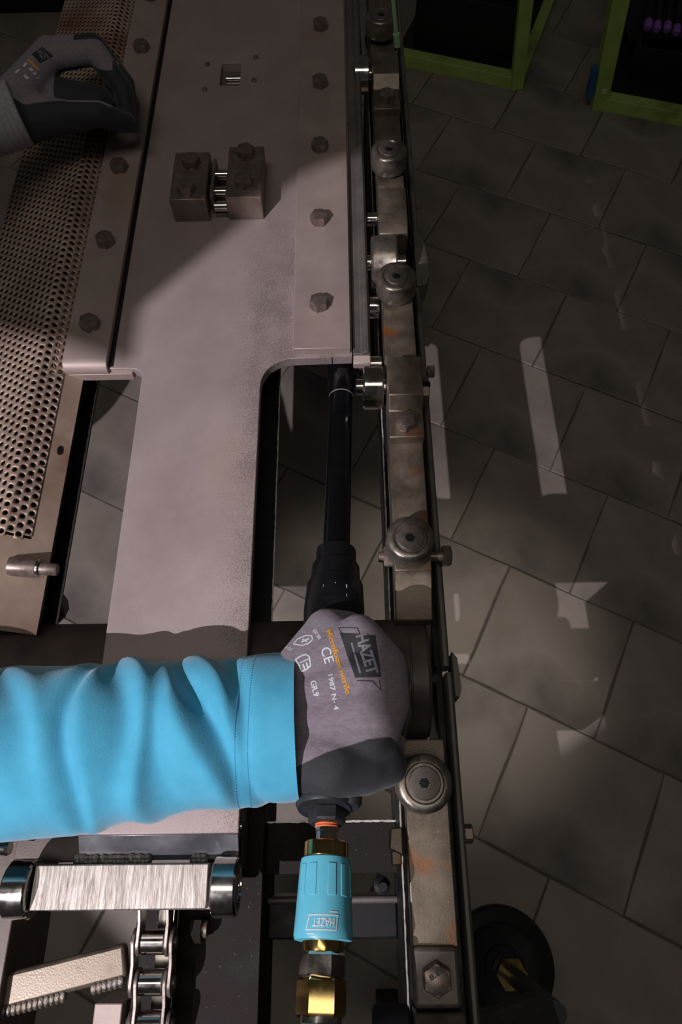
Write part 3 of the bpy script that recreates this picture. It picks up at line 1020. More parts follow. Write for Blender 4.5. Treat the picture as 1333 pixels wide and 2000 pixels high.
th = [(0.0, 0.0078)]
for i in range(5):
    th += [(0.001 + i * 0.0018, 0.0082), (0.0019 + i * 0.0018, 0.0074)]
ring('thread_seal', th, M_orange)
ring('nipple', [(0.0095, 0.0080), (0.0115, 0.0080), (0.0118, 0.0074), (0.020, 0.0074)], M_polish, 40)
ring('nose_ring', [(0.0185, 0.0135), (0.0195, 0.0150), (0.0285, 0.0152), (0.0300, 0.0145)], M_brass)
slv = ring('blue_sleeve', [(0.0288, 0.0145), (0.0300, 0.0162), (0.034, 0.0168), (0.072, 0.0184), (0.077, 0.0187), (0.0795, 0.0180), (0.0800, 0.0160)], M_blue, 64)
# raised grip panels on the sleeve
cu = Vector((1, 0, 0))
cu = (cu - CD * cu.dot(CD)).normalized()
cv = CD.cross(cu)
if cv.z < 0:
    cv = -cv


def on_sleeve(t_, an, lift=0.0):
    r = 0.0168 + (t_ - 0.034) * (0.0016 / 0.038) + lift
    return CA + CD * (t_ * KT) + (cu * math.sin(an) + cv * math.cos(an)) * r


for a0 in (-62, -31 - 3, 8, 38, 70):
    t = MB()
    vs, fs = [], []
    n = 5
    for k, lift in ((0, -0.0004), (1, 0.0005)):
        for i in range(n + 1):
            an = math.radians(a0 + 18 * i / n)
            vs += [on_sleeve(0.0345, an, lift), on_sleeve(0.0545, an, lift)]
    m = 2 * (n + 1)
    for i in range(n):
        fs.append([m + 2 * i, m + 2 * i + 2, m + 2 * i + 3, m + 2 * i + 1])
        fs.append([2 * i, m + 2 * i, m + 2 * i + 2, 2 * i + 2][::-1])
        fs.append([2 * i + 1, 2 * i + 3, m + 2 * i + 3, m + 2 * i + 1][::-1])
    fs.append([0, 1, m + 1, m])
    fs.append([2 * n, m + 2 * n, m + 2 * n + 1, 2 * n + 1])
    t.add(vs, fs)
    obj('grip_panel', t, M_blue, slv, bevel=0.0003)
ring('brass_collar', [(0.078, 0.0130), (0.0835, 0.0128), (0.086, 0.0122), (0.0865, 0.0110)], M_brass)
ring('hex_collar', [(0.0862, 0.0130), (0.088, 0.0142), (0.0990, 0.0142), (0.1005, 0.0132)], M_polish, 6, 0.35)
ring('hex_nut', [(0.1005, 0.0132), (0.1020, 0.0150), (0.119, 0.0150), (0.1215, 0.0138)], M_brass, 6, 0.2)
ring('neck', [(0.120, 0.0125), (0.126, 0.0125)], M_polish, 40)
ring('hose_nut', [(0.1245, 0.0138), (0.1265, 0.0148), (0.155, 0.0150), (0.158, 0.0135)], M_brass, 8, 0.1)
ring('hose', [(0.155, 0.010), (0.60, 0.010)], M_rubber, 24)




# logo on the coupling sleeve: letters and frame, reading upside down towards the camera
vs, fs = text_tris('HAZET', 1.0, bold=0.02, shear=0.15)
vs = fit(vs)
t = MB()
t.add([on_sleeve(0.0682 + v.y * 0.0050, math.radians(24 - v.x * 44), 0.0003) for v in vs], fs)


def sleeve_quad(mb, t0, t1, a0, a1, a0b=None, a1b=None, n=8):
    a0b = a0 if a0b is None else a0b
    a1b = a1 if a1b is None else a1b
    vv, ff = [], []
    for i in range(n + 1):
        k = i / n
        vv += [on_sleeve(t0, math.radians(a0 + (a1 - a0) * k), 0.0003), on_sleeve(t1, math.radians(a0b + (a1b - a0b) * k), 0.0003)]
    for i in range(n):
        ff.append([2 * i, 2 * i + 2, 2 * i + 3, 2 * i + 1])
    mb.add(vv, ff)


sleeve_quad(t, 0.0660, 0.0668, -28, 32)
sleeve_quad(t, 0.0746, 0.0754, -33, 27)
sleeve_quad(t, 0.0660, 0.0754, 29, 31.5, 25, 27.5, 2)
sleeve_quad(t, 0.0660, 0.0754, -28, -25.5, -33, -30.5, 2)
sleeve_quad(t, 0.0640, 0.0648, 14, 30, n=4)
sleeve_quad(t, 0.0768, 0.0776, -30, -14, n=4)
obj('printed_logo', t, M_print_w, slv)

# ------------------------------------------------------------------ person: gloves, sleeves, jacket


def caps(mb, a, b, ra, rb, n=16):
    a, b = Vector(a), Vector(b)
    mb.sphere(a, ra, n)
    mb.sphere(b, rb, n)
    if (b - a).length > 1e-5:
        mb.lathe(a, b - a, [(0, ra), ((b - a).length, rb)], n)


def remesh(mb, voxel, smooth, name):
    me = mb.mesh(name, merge=False)
    o = bpy.data.objects.new(name, me)
    C.objects.link(o)
    r = o.modifiers.new('r', 'REMESH')
    r.mode = 'VOXEL'
    r.voxel_size = voxel
    if smooth:
        s_ = o.modifiers.new('s', 'SMOOTH')
        s_.iterations = smooth
        s_.factor = 0.5
    bpy.context.view_layer.update()
    dg = bpy.context.evaluated_depsgraph_get()
    out = bpy.data.meshes.new_from_object(o.evaluated_get(dg))
    bpy.data.objects.remove(o)
    out.polygons.foreach_set('use_smooth', [True] * len(out.polygons))
    return out


def bvh_of(me):
    return BVHTree.FromPolygons([v.co.copy() for v in me.vertices], [list(p.vertices) for p in me.polygons])


person = thing('person', (-0.74, 0.36, FZ), 'person in a light blue sweatshirt and grey work gloves reaching in from the left', 'person')

# --- right glove (closed fist on the tool)
HZ = 0.023
t = MB()
mcp = [(0.008, 0.134, 0.041), (0.026, 0.110, 0.043), (0.028, 0.084, 0.040), (0.020, 0.060, 0.034)]
pip = [(0.022, 0.131, 0.006), (0.035, 0.108, 0.008), (0.035, 0.083, 0.005), (0.029, 0.050, 0.014)]
dip = [(0.008, 0.130, -0.022), (0.014, 0.108, -0.023), (0.014, 0.083, -0.023), (0.012, 0.046, -0.014)]
tip = [(-0.016, 0.130, -0.026), (-0.012, 0.108, -0.027), (-0.012, 0.083, -0.027), (-0.010, 0.048, -0.022)]
rm = [0.0150, 0.0158, 0.0150, 0.0138]
base = [(-0.046, 0.093, 0.030), (-0.046, 0.083, 0.034), (-0.046, 0.072, 0.034), (-0.046, 0.062, 0.030)]


def hz(p):
    return (p[0], p[1], p[2] + HZ)


for i in range(4):
    caps(t, hz(base[i]), hz(mcp[i]), 0.0185, rm[i])
    caps(t, hz(mcp[i]), hz(pip[i]), rm[i], rm[i] - 0.002)
    caps(t, hz(pip[i]), hz(dip[i]), rm[i] - 0.0025, rm[i] - 0.004)
    caps(t, hz(dip[i]), hz(tip[i]), rm[i] - 0.004, rm[i] - 0.005)
for i in range(3):
    a_, b_2 = Vector(hz(mcp[i])), Vector(hz(mcp[i + 1]))
    caps(t, a_ + Vector((0.002, 0, 0)), b_2 + Vector((0.002, 0, 0)), rm[i] - 0.0012, rm[i + 1] - 0.0012)
    caps(t, Vector(hz(pip[i])), Vector(hz(pip[i + 1])), rm[i] - 0.004, rm[i + 1] - 0.004)
caps(t, hz((-0.085, 0.074, 0.016)), hz((-0.050, 0.076, 0.021)), 0.028, 0.0290)
caps(t, hz((-0.048, 0.056, 0.024)), hz((-0.012, 0.043, 0.028)), 0.026, 0.0245)
caps(t, hz((-0.012, 0.043, 0.028)), hz((0.010, 0.042, 0.022)), 0.0245, 0.019)
caps(t, hz((-0.004, 0.040, 0.020)), hz((0.026, 0.044, 0.018)), 0.0195, 0.0155)
caps(t, hz((-0.044, 0.098, 0.028)), hz((-0.016, 0.138, 0.028)), 0.0215, 0.0180)
caps(t, hz((-0.016, 0.140, 0.028)), hz((0.002, 0.146, 0.012)), 0.0175, 0.0135)
caps(t, hz((0.002, 0.146, 0.012)), hz((0.010, 0.140, -0.006)), 0.0135, 0.011)
gm = remesh(t, 0.0021, 7, 'glove')
bnd = [U(560, 1512, 0.055), U(588, 1500, 0.055), U(640, 1474, 0.058), U(720, 1447, 0.06), U(760, 1444, 0.055), U(785, 1462, 0.045), U(800, 1500, 0.04)]


def ybound(x):
    if x <= bnd[0].x:
        return bnd[0].y
    for a, b in zip(bnd, bnd[1:]):
        if a.x <= x <= b.x:
            return a.y + (b.y - a.y) * (x - a.x) / max(1e-6, b.x - a.x)
    return bnd[-1].y


def coat_attr(me, fn):
    a = me.attributes.new('coat', 'FLOAT', 'POINT')
    a.data.foreach_set('value', [max(-0.02, min(0.02, fn(v.co, v.normal))) for v in me.vertices])


def coat_right(c, n):
    k = max(ybound(c.x) - c.y, 0.014 - c.z)
    # coated flanks in the gaps between the knuckles
    for gy in (0.122, 0.097, 0.072):
        k = max(k, min(c.x - 0.0285 - abs(c.y - gy) * 1.3, 0.060 - c.z))
    return k


gm.materials.clear()
coat_attr(gm, coat_right)
glove_r = link_mesh('right_glove', gm, M_glovec, person, (0, 0, 0))
glove_r.location = -WL[person.name]
glove_r['label'] = 'grey knit glove with black coating closed around the tool'
bvr = bvh_of(gm)
bvl = None


def drop(p, bv, lift=0.00035):
    if bv is bvl:
        h = bv.ray_cast(Vector((0, 0, CH)), (p - Vector((0, 0, CH))).normalized())
        return h[0] + h[1] * lift if h[0] is not None else Vector((p.x, p.y, 0.06))
    h = bv.ray_cast(Vector((p.x, p.y, 0.4)), Vector((0, 0, -1)))
    if h[0] is None:
        return Vector((p.x, p.y, 0.05))
    return h[0] + h[1] * lift


def dropc(px, py, bv, lift=0.0004):
    """point of the glove surface under a spot given on the photograph"""
    d = (ROT @ Vector((px - 666.5, 1000 - py, -F))).normalized()
    h = bv.ray_cast(Vector((0, 0, CH)), d)
    if h[0] is None:
        return None
    return h[0] + h[1] * lift


def print_text(s, p0, p1, height, m, parent, bv, bold=0.0, shear=0.0, side=1, name='printed_text', ztop=0.075, lift=0.00035):
    """text from p0 to p1 (pixels of the photograph give the spot on the glove), letters rising to the right of the reading direction reversed"""
    vs, fs = text_tris(s, 1.0, bold, shear)
    vs = fit(vs)
    a, b = U(p0[0], p0[1], ztop), U(p1[0], p1[1], ztop)
    d = b - a
    L = d.length
    d.normalize()
    up = Vector((-d.y, d.x, 0))
    pts = [drop(a + d * (v.x * L) + up * (v.y * height), bv, lift) for v in vs]
    o = obj(name, MB().add(pts, fs), m, parent)
    return o


def print_poly(pix, m, parent, bv, ztop=0.075, name='printed_mark', lift=0.0003, n=10):
    """filled quad print given by four corners"""
    q = [U(a, b, ztop) for a, b in pix]
    vs, fs = [], []
    for i in range(n + 1):
        for j in range(n + 1):
            a = q[0].lerp(q[1], i / n)
            b = q[3].lerp(q[2], i / n)
            vs.append(drop(a.lerp(b, j / n), bv, lift))
    for i in range(n):
        for j in range(n):
            k = i * (n + 1) + j
            fs.append([k, k + 1, k + n + 2, k + n + 1])
    return obj(name, MB().add(vs, fs), m, parent)


def print_line(pix, wd, m, parent, bv, ztop=0.075, name='printed_mark', closed=False, lift=0.0004):
    t_ = MB()
    pts = [U(a, b, ztop) for a, b in pix]
    if closed:
        pts.append(pts[0])
    for a, b in zip(pts, pts[1:]):
        d = (b - a)
        L = d.length
        d.normalize()
        s_ = Vector((-d.y, d.x, 0)) * wd / 2
        n = max(1, int(L / 0.003))
        vs, fs = [], []
        for i in range(n + 1):
            c = a + d * (L * i / n)
            vs += [drop(c + s_, bv, lift), drop(c - s_, bv, lift)]
        for i in range(n):
            fs.append([2 * i, 2 * i + 2, 2 * i + 3, 2 * i + 1])
        t_.add(vs, fs)
    return obj(name, t_, m, parent)


# print on the back of the right glove
print_poly([(664, 1237), (733, 1243), (745, 1324), (694, 1326)], M_print_k, glove_r, bvr)
print_text('HAZET', (695, 1244), (717, 1322), 0.0086, M_print_g, glove_r, bvr, 0.03, name='printed_logo', lift=0.0006)
print_line([(687, 1256), (704, 1318)], 0.0014, M_print_g, glove_r, bvr, lift=0.0006)
print_line([(662, 1226), (698, 1229), (703, 1240)], 0.0006, M_print_k, glove_r, bvr)
print_line([(662, 1226), (668, 1238)], 0.0006, M_print_k, glove_r, bvr)
print_line([(697, 1331), (728, 1331), (745, 1349), (741, 1328)], 0.0006, M_print_k, glove_r, bvr)
print_text('Microfoam nitrile', (637, 1229), (676, 1357), 0.0042, M_print_o, glove_r, bvr, 0.02)
print_text('CE', (626, 1268), (635, 1297), 0.0072, M_print_w, glove_r, bvr, 0.01)
print_text('1987 N- 4', (641, 1320), (653, 1388), 0.0036, M_print_w, glove_r, bvr, 0.02)
print_text('GR.9', (606, 1332), (613, 1362), 0.0044, M_print_w, glove_r, bvr, 0.03)
print_text('EN 388', (610, 1228), (622, 1247), 0.0030, M_print_w, glove_r, bvr, 0.02)
print_text('4121', (553, 1257), (566, 1267), 0.0028, M_print_w, glove_r, bvr, 0.02)
print_line([(572, 1252), (580, 1242), (598, 1236), (609, 1238), (610, 1246), (602, 1254), (588, 1257)], 0.0010, M_print_w, glove_r, bvr, closed=True)
print_line([(588, 1250), (604, 1243)], 0.0012, M_print_w, glove_r, bvr)
print_line([(590, 1243), (600, 1250)], 0.0010, M_print_w, glove_r, bvr)
print_line([(577, 1286), (585, 1280), (598, 1276), (605, 1282), (607, 1300), (600, 1306), (588, 1311), (584, 1296)], 0.0011, M_print_w, glove_r, bvr, closed=True)
print_line([(592, 1296), (596, 1306)], 0.0012, M_print_w, glove_r, bvr)
print_line([(599, 1293), (602, 1304)], 0.0012, M_print_w, glove_r, bvr)
print_line([(586, 1293), (604, 1286)], 0.0008, M_print_w, glove_r, bvr)

# --- left glove (holding the perforated guard)
t = MB()
W0 = Vector((-0.366, 0.712, 0.082))
lm = [(-0.325, 0.788, 0.098), (-0.332, 0.812, 0.090), (-0.338, 0.832, 0.078), (-0.342, 0.846, 0.064)]
lp_ = [(-0.274, 0.797, 0.098), (-0.282, 0.822, 0.090), (-0.290, 0.842, 0.078), (-0.298, 0.858, 0.066)]
ld = [(-0.247, 0.770, 0.072), (-0.252, 0.796, 0.062), (-0.260, 0.818, 0.052), (-0.268, 0.838, 0.045)]
lt_ = [(-0.245, 0.748, 0.048), (-0.252, 0.776, 0.038), (-0.262, 0.802, 0.030), (-0.270, 0.822, 0.028)]
rl = [0.0140, 0.0145, 0.0138, 0.0125]
for i in range(4):
    caps(t, W0 + Vector((0.006 - i * 0.002, 0.02 + i * 0.008, 0.004 - 0.004 * i)), lm[i], 0.023, rl[i] + 0.002)
    caps(t, lm[i], lp_[i], rl[i] + 0.001, rl[i] - 0.001)
    caps(t, lp_[i], ld[i], rl[i] - 0.001, rl[i] - 0.0025)
    caps(t, ld[i], lt_[i], rl[i] - 0.0025, rl[i] - 0.004)
caps(t, (-0.395, 0.700, 0.082), W0, 0.030, 0.031)
caps(t, (-0.345, 0.722, 0.074), (-0.304, 0.716, 0.078), 0.026, 0.0175)
caps(t, (-0.304, 0.716, 0.078), (-0.268, 0.726, 0.074), 0.0165, 0.0135)
caps(t, (-0.268, 0.726, 0.074), (-0.244, 0.736, 0.056), 0.0135, 0.011)
caps(t, (-0.335, 0.760, 0.068), (-0.282, 0.764, 0.058), 0.026, 0.022)
for q_ in t.v:
    q_.z -= 0.008
gl = remesh(t, 0.0021, 7, 'glove')
gl.materials.clear()


def coat_left(c, n):
    k = max(0.056 - c.z, c.x + 0.254)
    k = max(k, min(c.x + 0.318, c.y - 0.737, 0.784 - c.y, 0.084 - c.z))
    k = max(k, min(0.7125 + (c.x + 0.33) * 0.22 - c.y, c.x + 0.352))
    k = max(k, min(c.y - 0.806, c.x + 0.300))
    return k


coat_attr(gl, coat_left)
glove_l = link_mesh('left_glove', gl, M_glovec, person, (0, 0, 0))
glove_l.location = -WL[person.name]
glove_l['label'] = 'grey knit glove with black coating gripping the perforated guard'
bvl = bvh_of(gl)
print_poly([(62, 106), (82, 92), (104, 109), (78, 124)], M_print_k, glove_l, bvl, 0.11, n=5)
print_text('HAZET', (71, 101), (84, 118), 0.0075, M_print_g, glove_l, bvl, 0.03, ztop=0.11, name='printed_logo', lift=0.0006)
print_line([(55, 116), (76, 137)], 0.0024, M_print_o, glove_l, bvl, 0.11)
for a, b in (((46, 131), (52, 123)), ((58, 133), (64, 139)), ((66, 142), (69, 146)), ((73, 151), (75, 153)), ((30, 143), (38, 136)), ((47, 147), (55, 154))):
    print_line([a, b], 0.0030, M_print_w, glove_l, bvl, 0.11)
# knit cuff of the left glove
t = MB()
ca, cb_ = Vector((-0.402, 0.694, 0.074)), Vector((-0.350, 0.716, 0.075))
prof = []
LL = (cb_ - ca).length
for i in range(33):
    s_ = i / 32
    prof.append((LL * s_, 0.0335 + 0.0009 * math.sin(i * 1.9) - 0.001 * s_ + (0.002 if 3 < i < 6 else 0)))
t.lathe(ca, cb_ - ca, prof, 72)
cuff = obj('glove_cuff', t, M_cuff, person, angle=80)
cuff['label'] = 'pale grey ribbed glove cuff'


# --- sleeves
def sleeve_mesh(path, folds, nt=150, na=110, flat_=0.94, seed=1):
    """path: list of (point, radius); folds: (t0, slope, width, depth, angle centre, angle spread)"""
    rnd = random.Random(seed)
    pts = [Vector(p) for p, r in path]
    rad = [r for p, r in path]
    cum = [0.0]
    for a, b in zip(pts, pts[1:]):
        cum.append(cum[-1] + (b - a).length)
    tot = cum[-1]

    def cr(vals, s_):
        i = 0
        while i < len(cum) - 2 and s_ > cum[i + 1]:
            i += 1
        u = (s_ - cum[i]) / (cum[i + 1] - cum[i])
        p0 = vals[max(0, i - 1)]
        p1, p2 = vals[i], vals[i + 1]
        p3 = vals[min(len(vals) - 1, i + 2)]
        return 0.5 * ((2 * p1) + (p2 - p0) * u + (2 * p0 - 5 * p1 + 4 * p2 - p3) * u * u + (3 * p1 - p0 - 3 * p2 + p3) * u ** 3)

    vs, fs = [], []
    for i in range(nt + 1):
        s_ = tot * i / nt
        c = cr(pts, s_)
        d = (cr(pts, min(tot, s_ + 0.004)) - cr(pts, max(0, s_ - 0.004))).normalized()
        r = cr(rad, s_)
        side = Vector((0, 0, 1)).cross(d)
        if side.length < 0.1:
            side = Vector((0, 1, 0))
        side.normalize()
        up = d.cross(side)
        for k in range(na):
            an = 2 * PI * k / na
            q = r
            for (t0, sl_, wd, dep, ac, sp) in folds:
                da = math.atan2(math.sin(an - ac), math.cos(an - ac))
                x = s_ - (t0 + sl_ * da + 0.006 * math.sin(da * 2.3 + t0 * 90))
                env = math.exp(-(da / sp) ** 2)
                if x < 0:
                    g = math.exp(-(x / (wd * 0.7)) ** 2)
                else:
                    g = math.exp(-(x / wd) ** 2)
                q += dep * env * g
            q += 0.0010 * math.sin(s_ * 70 + an * 3) * math.sin(an * 2 + s_ * 31)
            vs.append(c + side * (math.cos(an) * q) + up * (math.sin(an) * q * flat_))
    for i in range(nt):
        for k in range(na):
            k2 = (k + 1) % na
            fs.append([i * na + k, i * na + k2, (i + 1) * na + k2, (i + 1) * na + k])
    # turned-in hem at the start
    n0 = len(vs)
    c0 = sum((vs[k] for k in range(na)), Vector()) / na
    d0 = (cr(pts, 0.004) - cr(pts, 0.0)).normalized()
    for k in range(na):
        vs.append(c0 + (vs[k] - c0) * 0.92 + d0 * 0.002)
    for k in range(na):
        vs.append(c0 + (vs[k] - c0) * 0.90 + d0 * 0.03)
    for k in range(na):
        k2 = (k + 1) % na
        fs.append([k2, k, n0 + k, n0 + k2])
        fs.append([n0 + k2, n0 + k, n0 + na + k, n0 + na + k2])
    return MB().add(vs, fs)


SZ = 0.0445
pr_ = [((-0.0370, 0.0725, SZ), 0.0520), ((-0.060, 0.0715, SZ), 0.0525), ((-0.080, 0.0700, SZ), 0.0520), ((-0.12, 0.066, SZ + 0.001), 0.0535),
       ((-0.17, 0.062, SZ + 0.004), 0.0560), ((-0.25, 0.055, SZ + 0.006), 0.0590), ((-0.34, 0.050, SZ + 0.02), 0.0600), ((-0.50, 0.070, 0.14), 0.064), ((-0.60, 0.12, 0.27), 0.070), ((-0.68, 0.17, 0.42), 0.078)]
TOP = PI / 2
fold_r = []
for (t0, sl_, wd, dep, ac, sp) in ((0.0400, 0.010, 0.010, -0.0050, TOP, 1.4), (0.0490, 0.012, 0.010, 0.0045, TOP, 1.5), (0.0610, 0.016, 0.008, -0.0060, TOP, 1.2),
                                   (0.0720, 0.016, 0.013, 0.0060, TOP - .2, 1.3), (0.0950, 0.006, 0.016, -0.0045, TOP, 1.3), (0.1120, 0.004, 0.012, 0.0050, TOP, 1.6), (0.1230, 0.004, 0.010, -0.0060, TOP + .2, 1.2),
                                   (0.1420, -0.004, 0.018, 0.0030, TOP, 1.6), (0.1490, -0.003, 0.007, -0.0055, TOP, 1.3), (0.1700, 0.020, 0.016, 0.0045, TOP - 0.3, 1.2), (0.1880, 0.025, 0.012, -0.0040, TOP + 0.2, 0.9), (0.2070, 0.02, 0.020, 0.0030, TOP, 1.4),
                                   (0.26, 0.02, 0.02, -0.006, TOP, 1.5), (0.31, 0.02, 0.02, 0.006, TOP, 1.5), (0.40, 0.02, 0.02, -0.006, TOP, 2), (0.48, -0.02, 0.02, -0.006, TOP, 2)):
    fold_r.append((t0, sl_, wd, dep * 1.5, ac, sp))
slr = obj('right_sleeve', sleeve_mesh(pr_, fold_r, nt=300, na=140, flat_=0.82), M_sleeve, person, angle=80)
slr['label'] = 'light blue fleece sleeve lying across the picture'
# stitched hem lines
bvs = bvh_of(slr.data)
off = WL[person.name]
t = MB()
for xs in (-0.068, -0.0765):
    for k in range(150):
        an = 2 * PI * k / 150
        for c_ in (1,):
            dirv = Vector((0, math.cos(an), math.sin(an)))
            h = bvs.ray_cast(Vector((xs, 0.0705, SZ)) + dirv * 0.12 - off, -dirv)
            if h[0] is None:
                continue
            p = h[0] + off
            tg = Vector((0, -math.sin(an), math.cos(an)))
            t.bar(p - tg * 0.0006, p + tg * 0.0006, 0.0006, 0.0004, up=h[1])
obj('stitching', t, mat('stitch_thread', (52, 130, 170), rough=0.8), slr, kind='stuff')

pl_ = [((-0.3840, 0.694, 0.074), 0.040), ((-0.43, 0.672, 0.085), 0.044), ((-0.50, 0.63, 0.11), 0.052), ((-0.60, 0.56, 0.17), 0.060), ((-0.68, 0.50, 0.30), 0.068), ((-0.73, 0.45, 0.43), 0.076)]
obj('left_sleeve', sleeve_mesh(pl_, [(0.03, 0.01, 0.01, -0.005, TOP, 2), (0.06, 0.02, 0.015, 0.005, TOP, 2), (0.12, 0.02, 0.015, -0.006, TOP, 2), (0.2, 0.02, 0.015, -0.006, TOP, 2)], nt=120, na=80), M_sleeve, person, angle=80)
# torso, head, legs (outside the picture to the left)
t = MB()
caps(t, (-0.70, 0.18, 0.42), (-0.75, 0.45, 0.42), 0.080, 0.080)
caps(t, (-0.76, 0.22, 0.36), (-0.80, 0.42, 0.36), 0.110, 0.110)
caps(t, (-0.80, 0.24, 0.20), (-0.83, 0.42, 0.20), 0.115, 0.115)
caps(t, (-0.85, 0.27, 0.02), (-0.86, 0.43, 0.02), 0.120, 0.120)
caps(t, (-0.74, 0.32, 0.45), (-0.70, 0.32, 0.54), 0.075, 0.062)
jm = remesh(t, 0.012, 6, 'jacket')
jm.materials.clear()
jk = link_mesh('sweatshirt', jm, M_sleeve, person, (0, 0, 0))
jk.location = -WL[person.name]
t = MB()
caps(t, (-0.86, 0.28, 0.0), (-0.86, 0.44, 0.0), 0.120, 0.120)
for y in (0.27, 0.45):
    caps(t, (-0.86, y, -0.02), (-0.80, y, -0.40), 0.095, 0.068)
    caps(t, (-0.80, y, -0.40), (-0.83, y, -0.80), 0.066, 0.055)
tm = remesh(t, 0.012, 4, 'trousers')
tm.materials.clear()
tr = link_mesh('trousers', tm, M_navy, person, (0, 0, 0))
tr.location = -WL[person.name]
for y in (0.27, 0.45):
    t = MB()
    caps(t, (-0.84, y, FZ + 0.045), (-0.66, y - 0.01, FZ + 0.036), 0.045, 0.036)
    caps(t, (-0.84, y, FZ + 0.05), (-0.83, y, FZ + 0.14), 0.045, 0.048)
    bm_ = remesh(t, 0.008, 3, 'shoe')
    bm_.materials.clear()
    so = link_mesh('work_shoe', bm_, M_rubber, person, (0, 0, 0))
    so.location = -WL[person.name]
t = MB()
hc = Vector((-0.645, 0.32, 0.645))
t.sphere(hc, 0.085, 24, (1.12, 0.88, 1.25))
t.sphere(hc + Vector((0.045, 0, -0.055)), 0.055, 20, (1, 0.95, 0.9))
t.sphere(hc + Vector((0.105, 0, -0.012)), 0.014, 12, (1.2, 0.8, 1.3))
for s_ in (-1, 1):
    t.sphere(hc + Vector((-0.005, s_ * 0.078, -0.01)), 0.022, 12, (0.7, 0.4, 1.2))
    t.sphere(hc + Vector((0.082, s_ * 0.030, 0.018)), 0.012, 10)
caps(t, (-0.70, 0.32, 0.52), (-0.66, 0.32, 0.60), 0.055, 0.055)
hm = remesh(t, 0.006, 5, 'head')
hm.materials.clear()
ho = link_mesh('head', hm, M_skin, person, (0, 0, 0))
ho.location = -WL[person.name]
for s_ in (-1, 1):
    obj('eye', MB().sphere(hc + Vector((0.088, s_ * 0.031, 0.018)), 0.009, 12), M_print_k, ho)
obj('mouth', MB().sphere(hc + Vector((0.094, 0, -0.058)), 0.02, 12, (0.35, 1, 0.25)), mat('lips', (150, 86, 78), rough=0.6), ho)
t = MB()
t.sphere(hc + Vector((-0.012, 0, 0.022)), 0.090, 24, (1.12, 0.92, 1.18))
obj('hair', t, M_hair, ho)

# ------------------------------------------------------------------ green racks on the floor


def at_depth(px, py, y):
    d = ROT @ Vector((px - 666.5, 1000 - py, -F))
    k = y / d.y
    return Vector((d.x * k, y, CH + d.z * k))


def rack(posts, rails, label, m=M_green, sz=0.036):
    p0 = posts[0][0]
    r_ = thing('steel_rack', p0, label, 'rack', 'green steel racks')
    for a, b, w_, mm in posts:
        obj('post', MB().bar(a, b, w_, w_, up=(0, 1, 0)), mm, r_, bevel=0.002)
    for a, b, w_, mm in rails:
        obj('rail', MB().bar(a, b, w_, w_), mm, r_, bevel=0.002)
    return r_


zr = FZ + 0.018
a0, a1 = U(772, 108, zr), U(1012, 158, zr)
b1 = at_depth(1034, -60, a1.y - 0.02)
bL = at_depth(768, -60, a0.y - 0.9)
dr = (a1 - a0).normalized()
dn = Vector((-dr.y, dr.x, 0))
rack1 = rack([(a1 + Vector((0, 0, -0.018)), b1, 0.040, M_green), (a0 + Vector((0, 0, -0.018)), a0 + (b1 - a1), 0.040, M_green)],
             [(a0, a1, 0.040, M_green), (a1, a1 + dn * 0.6, 0.036, M_green), (a0 + dn * 0.6, a1 + dn * 0.6, 0.036, M_green)],
             'olive green steel rack frame standing on the floor behind the chain')
obj('shelf', MB().bar(a0 + dn * 0.3, a1 + dn * 0.3, 0.56, 0.012), M_dark, rack1)
c0, c1 = U(1172, 196, zr), U(1420, 243, zr)
d0_ = at_depth(1222, -60, c0.y - 0.02)
dr2 = (c1 - c0).normalized()
dn2 = Vector((-dr2.y, dr2.x, 0))
rack2 = rack([(c0 + Vector((0, 0, -0.018)), d0_, 0.048, M_green), (c1 + Vector((0, 0, -0.018)), c1 + (d0_ - c0), 0.048, M_green)],
             [(c0, c1, 0.044, M_green), (c0, c0 + dn2 * 0.6, 0.036, M_green)],
             'bright green steel rack frame at the top right corner')
obj('shelf', MB().bar(c0 + dn2 * 0.3, c1 + dn2 * 0.3, 0.56, 0.012), M_dark, rack2)
k_ = c0.lerp(d0_, 0.13)
obj('sticker', MB().box(k_.x - 0.006, k_.x + 0.008, k_.y - 0.027, k_.y - 0.0245, k_.z - 0.010, k_.z + 0.006), M_white, rack2)
bs = thing('blue_bar', c0.lerp(d0_, 0.1) + Vector((-0.03, 0, 0)), 'blue flat bar leaning against the bright green rack post', 'bar')
obj('bar', MB().bar(c0.lerp(d0_, 0.06) + Vector((-0.040, -0.01, 0)), c0.lerp(d0_, 0.30) + Vector((-0.036, -0.01, 0)), 0.018, 0.03, up=(0, 1, 0)), M_bluem, bs, bevel=0.001)
# pale green post close behind the chain
pg0, pg1 = at_depth(776, 84, 0.91), at_depth(763, -60, 0.91)
pg = thing('pale_green_rod', pg0, 'thin pale green rod hanging beside the topmost guide roller', 'rod')
obj('rod', MB().cyl(pg0, pg1, 0.0026, 12), M_pgreen, pg)
obj('end_cap', MB().cyl(pg0 + (pg0 - pg1).normalized() * 0.004, pg0 + (pg1 - pg0).normalized() * 0.012, 0.0042, 12), M_pgreen, pg)
# dark bins on the shelves
b_ = thing('dark_bin', a0 + dn * 0.3, 'black storage bin inside the olive green rack', 'bin', 'bins in the racks')
ctr = a0.lerp(a1, 0.5) + dn * 0.3


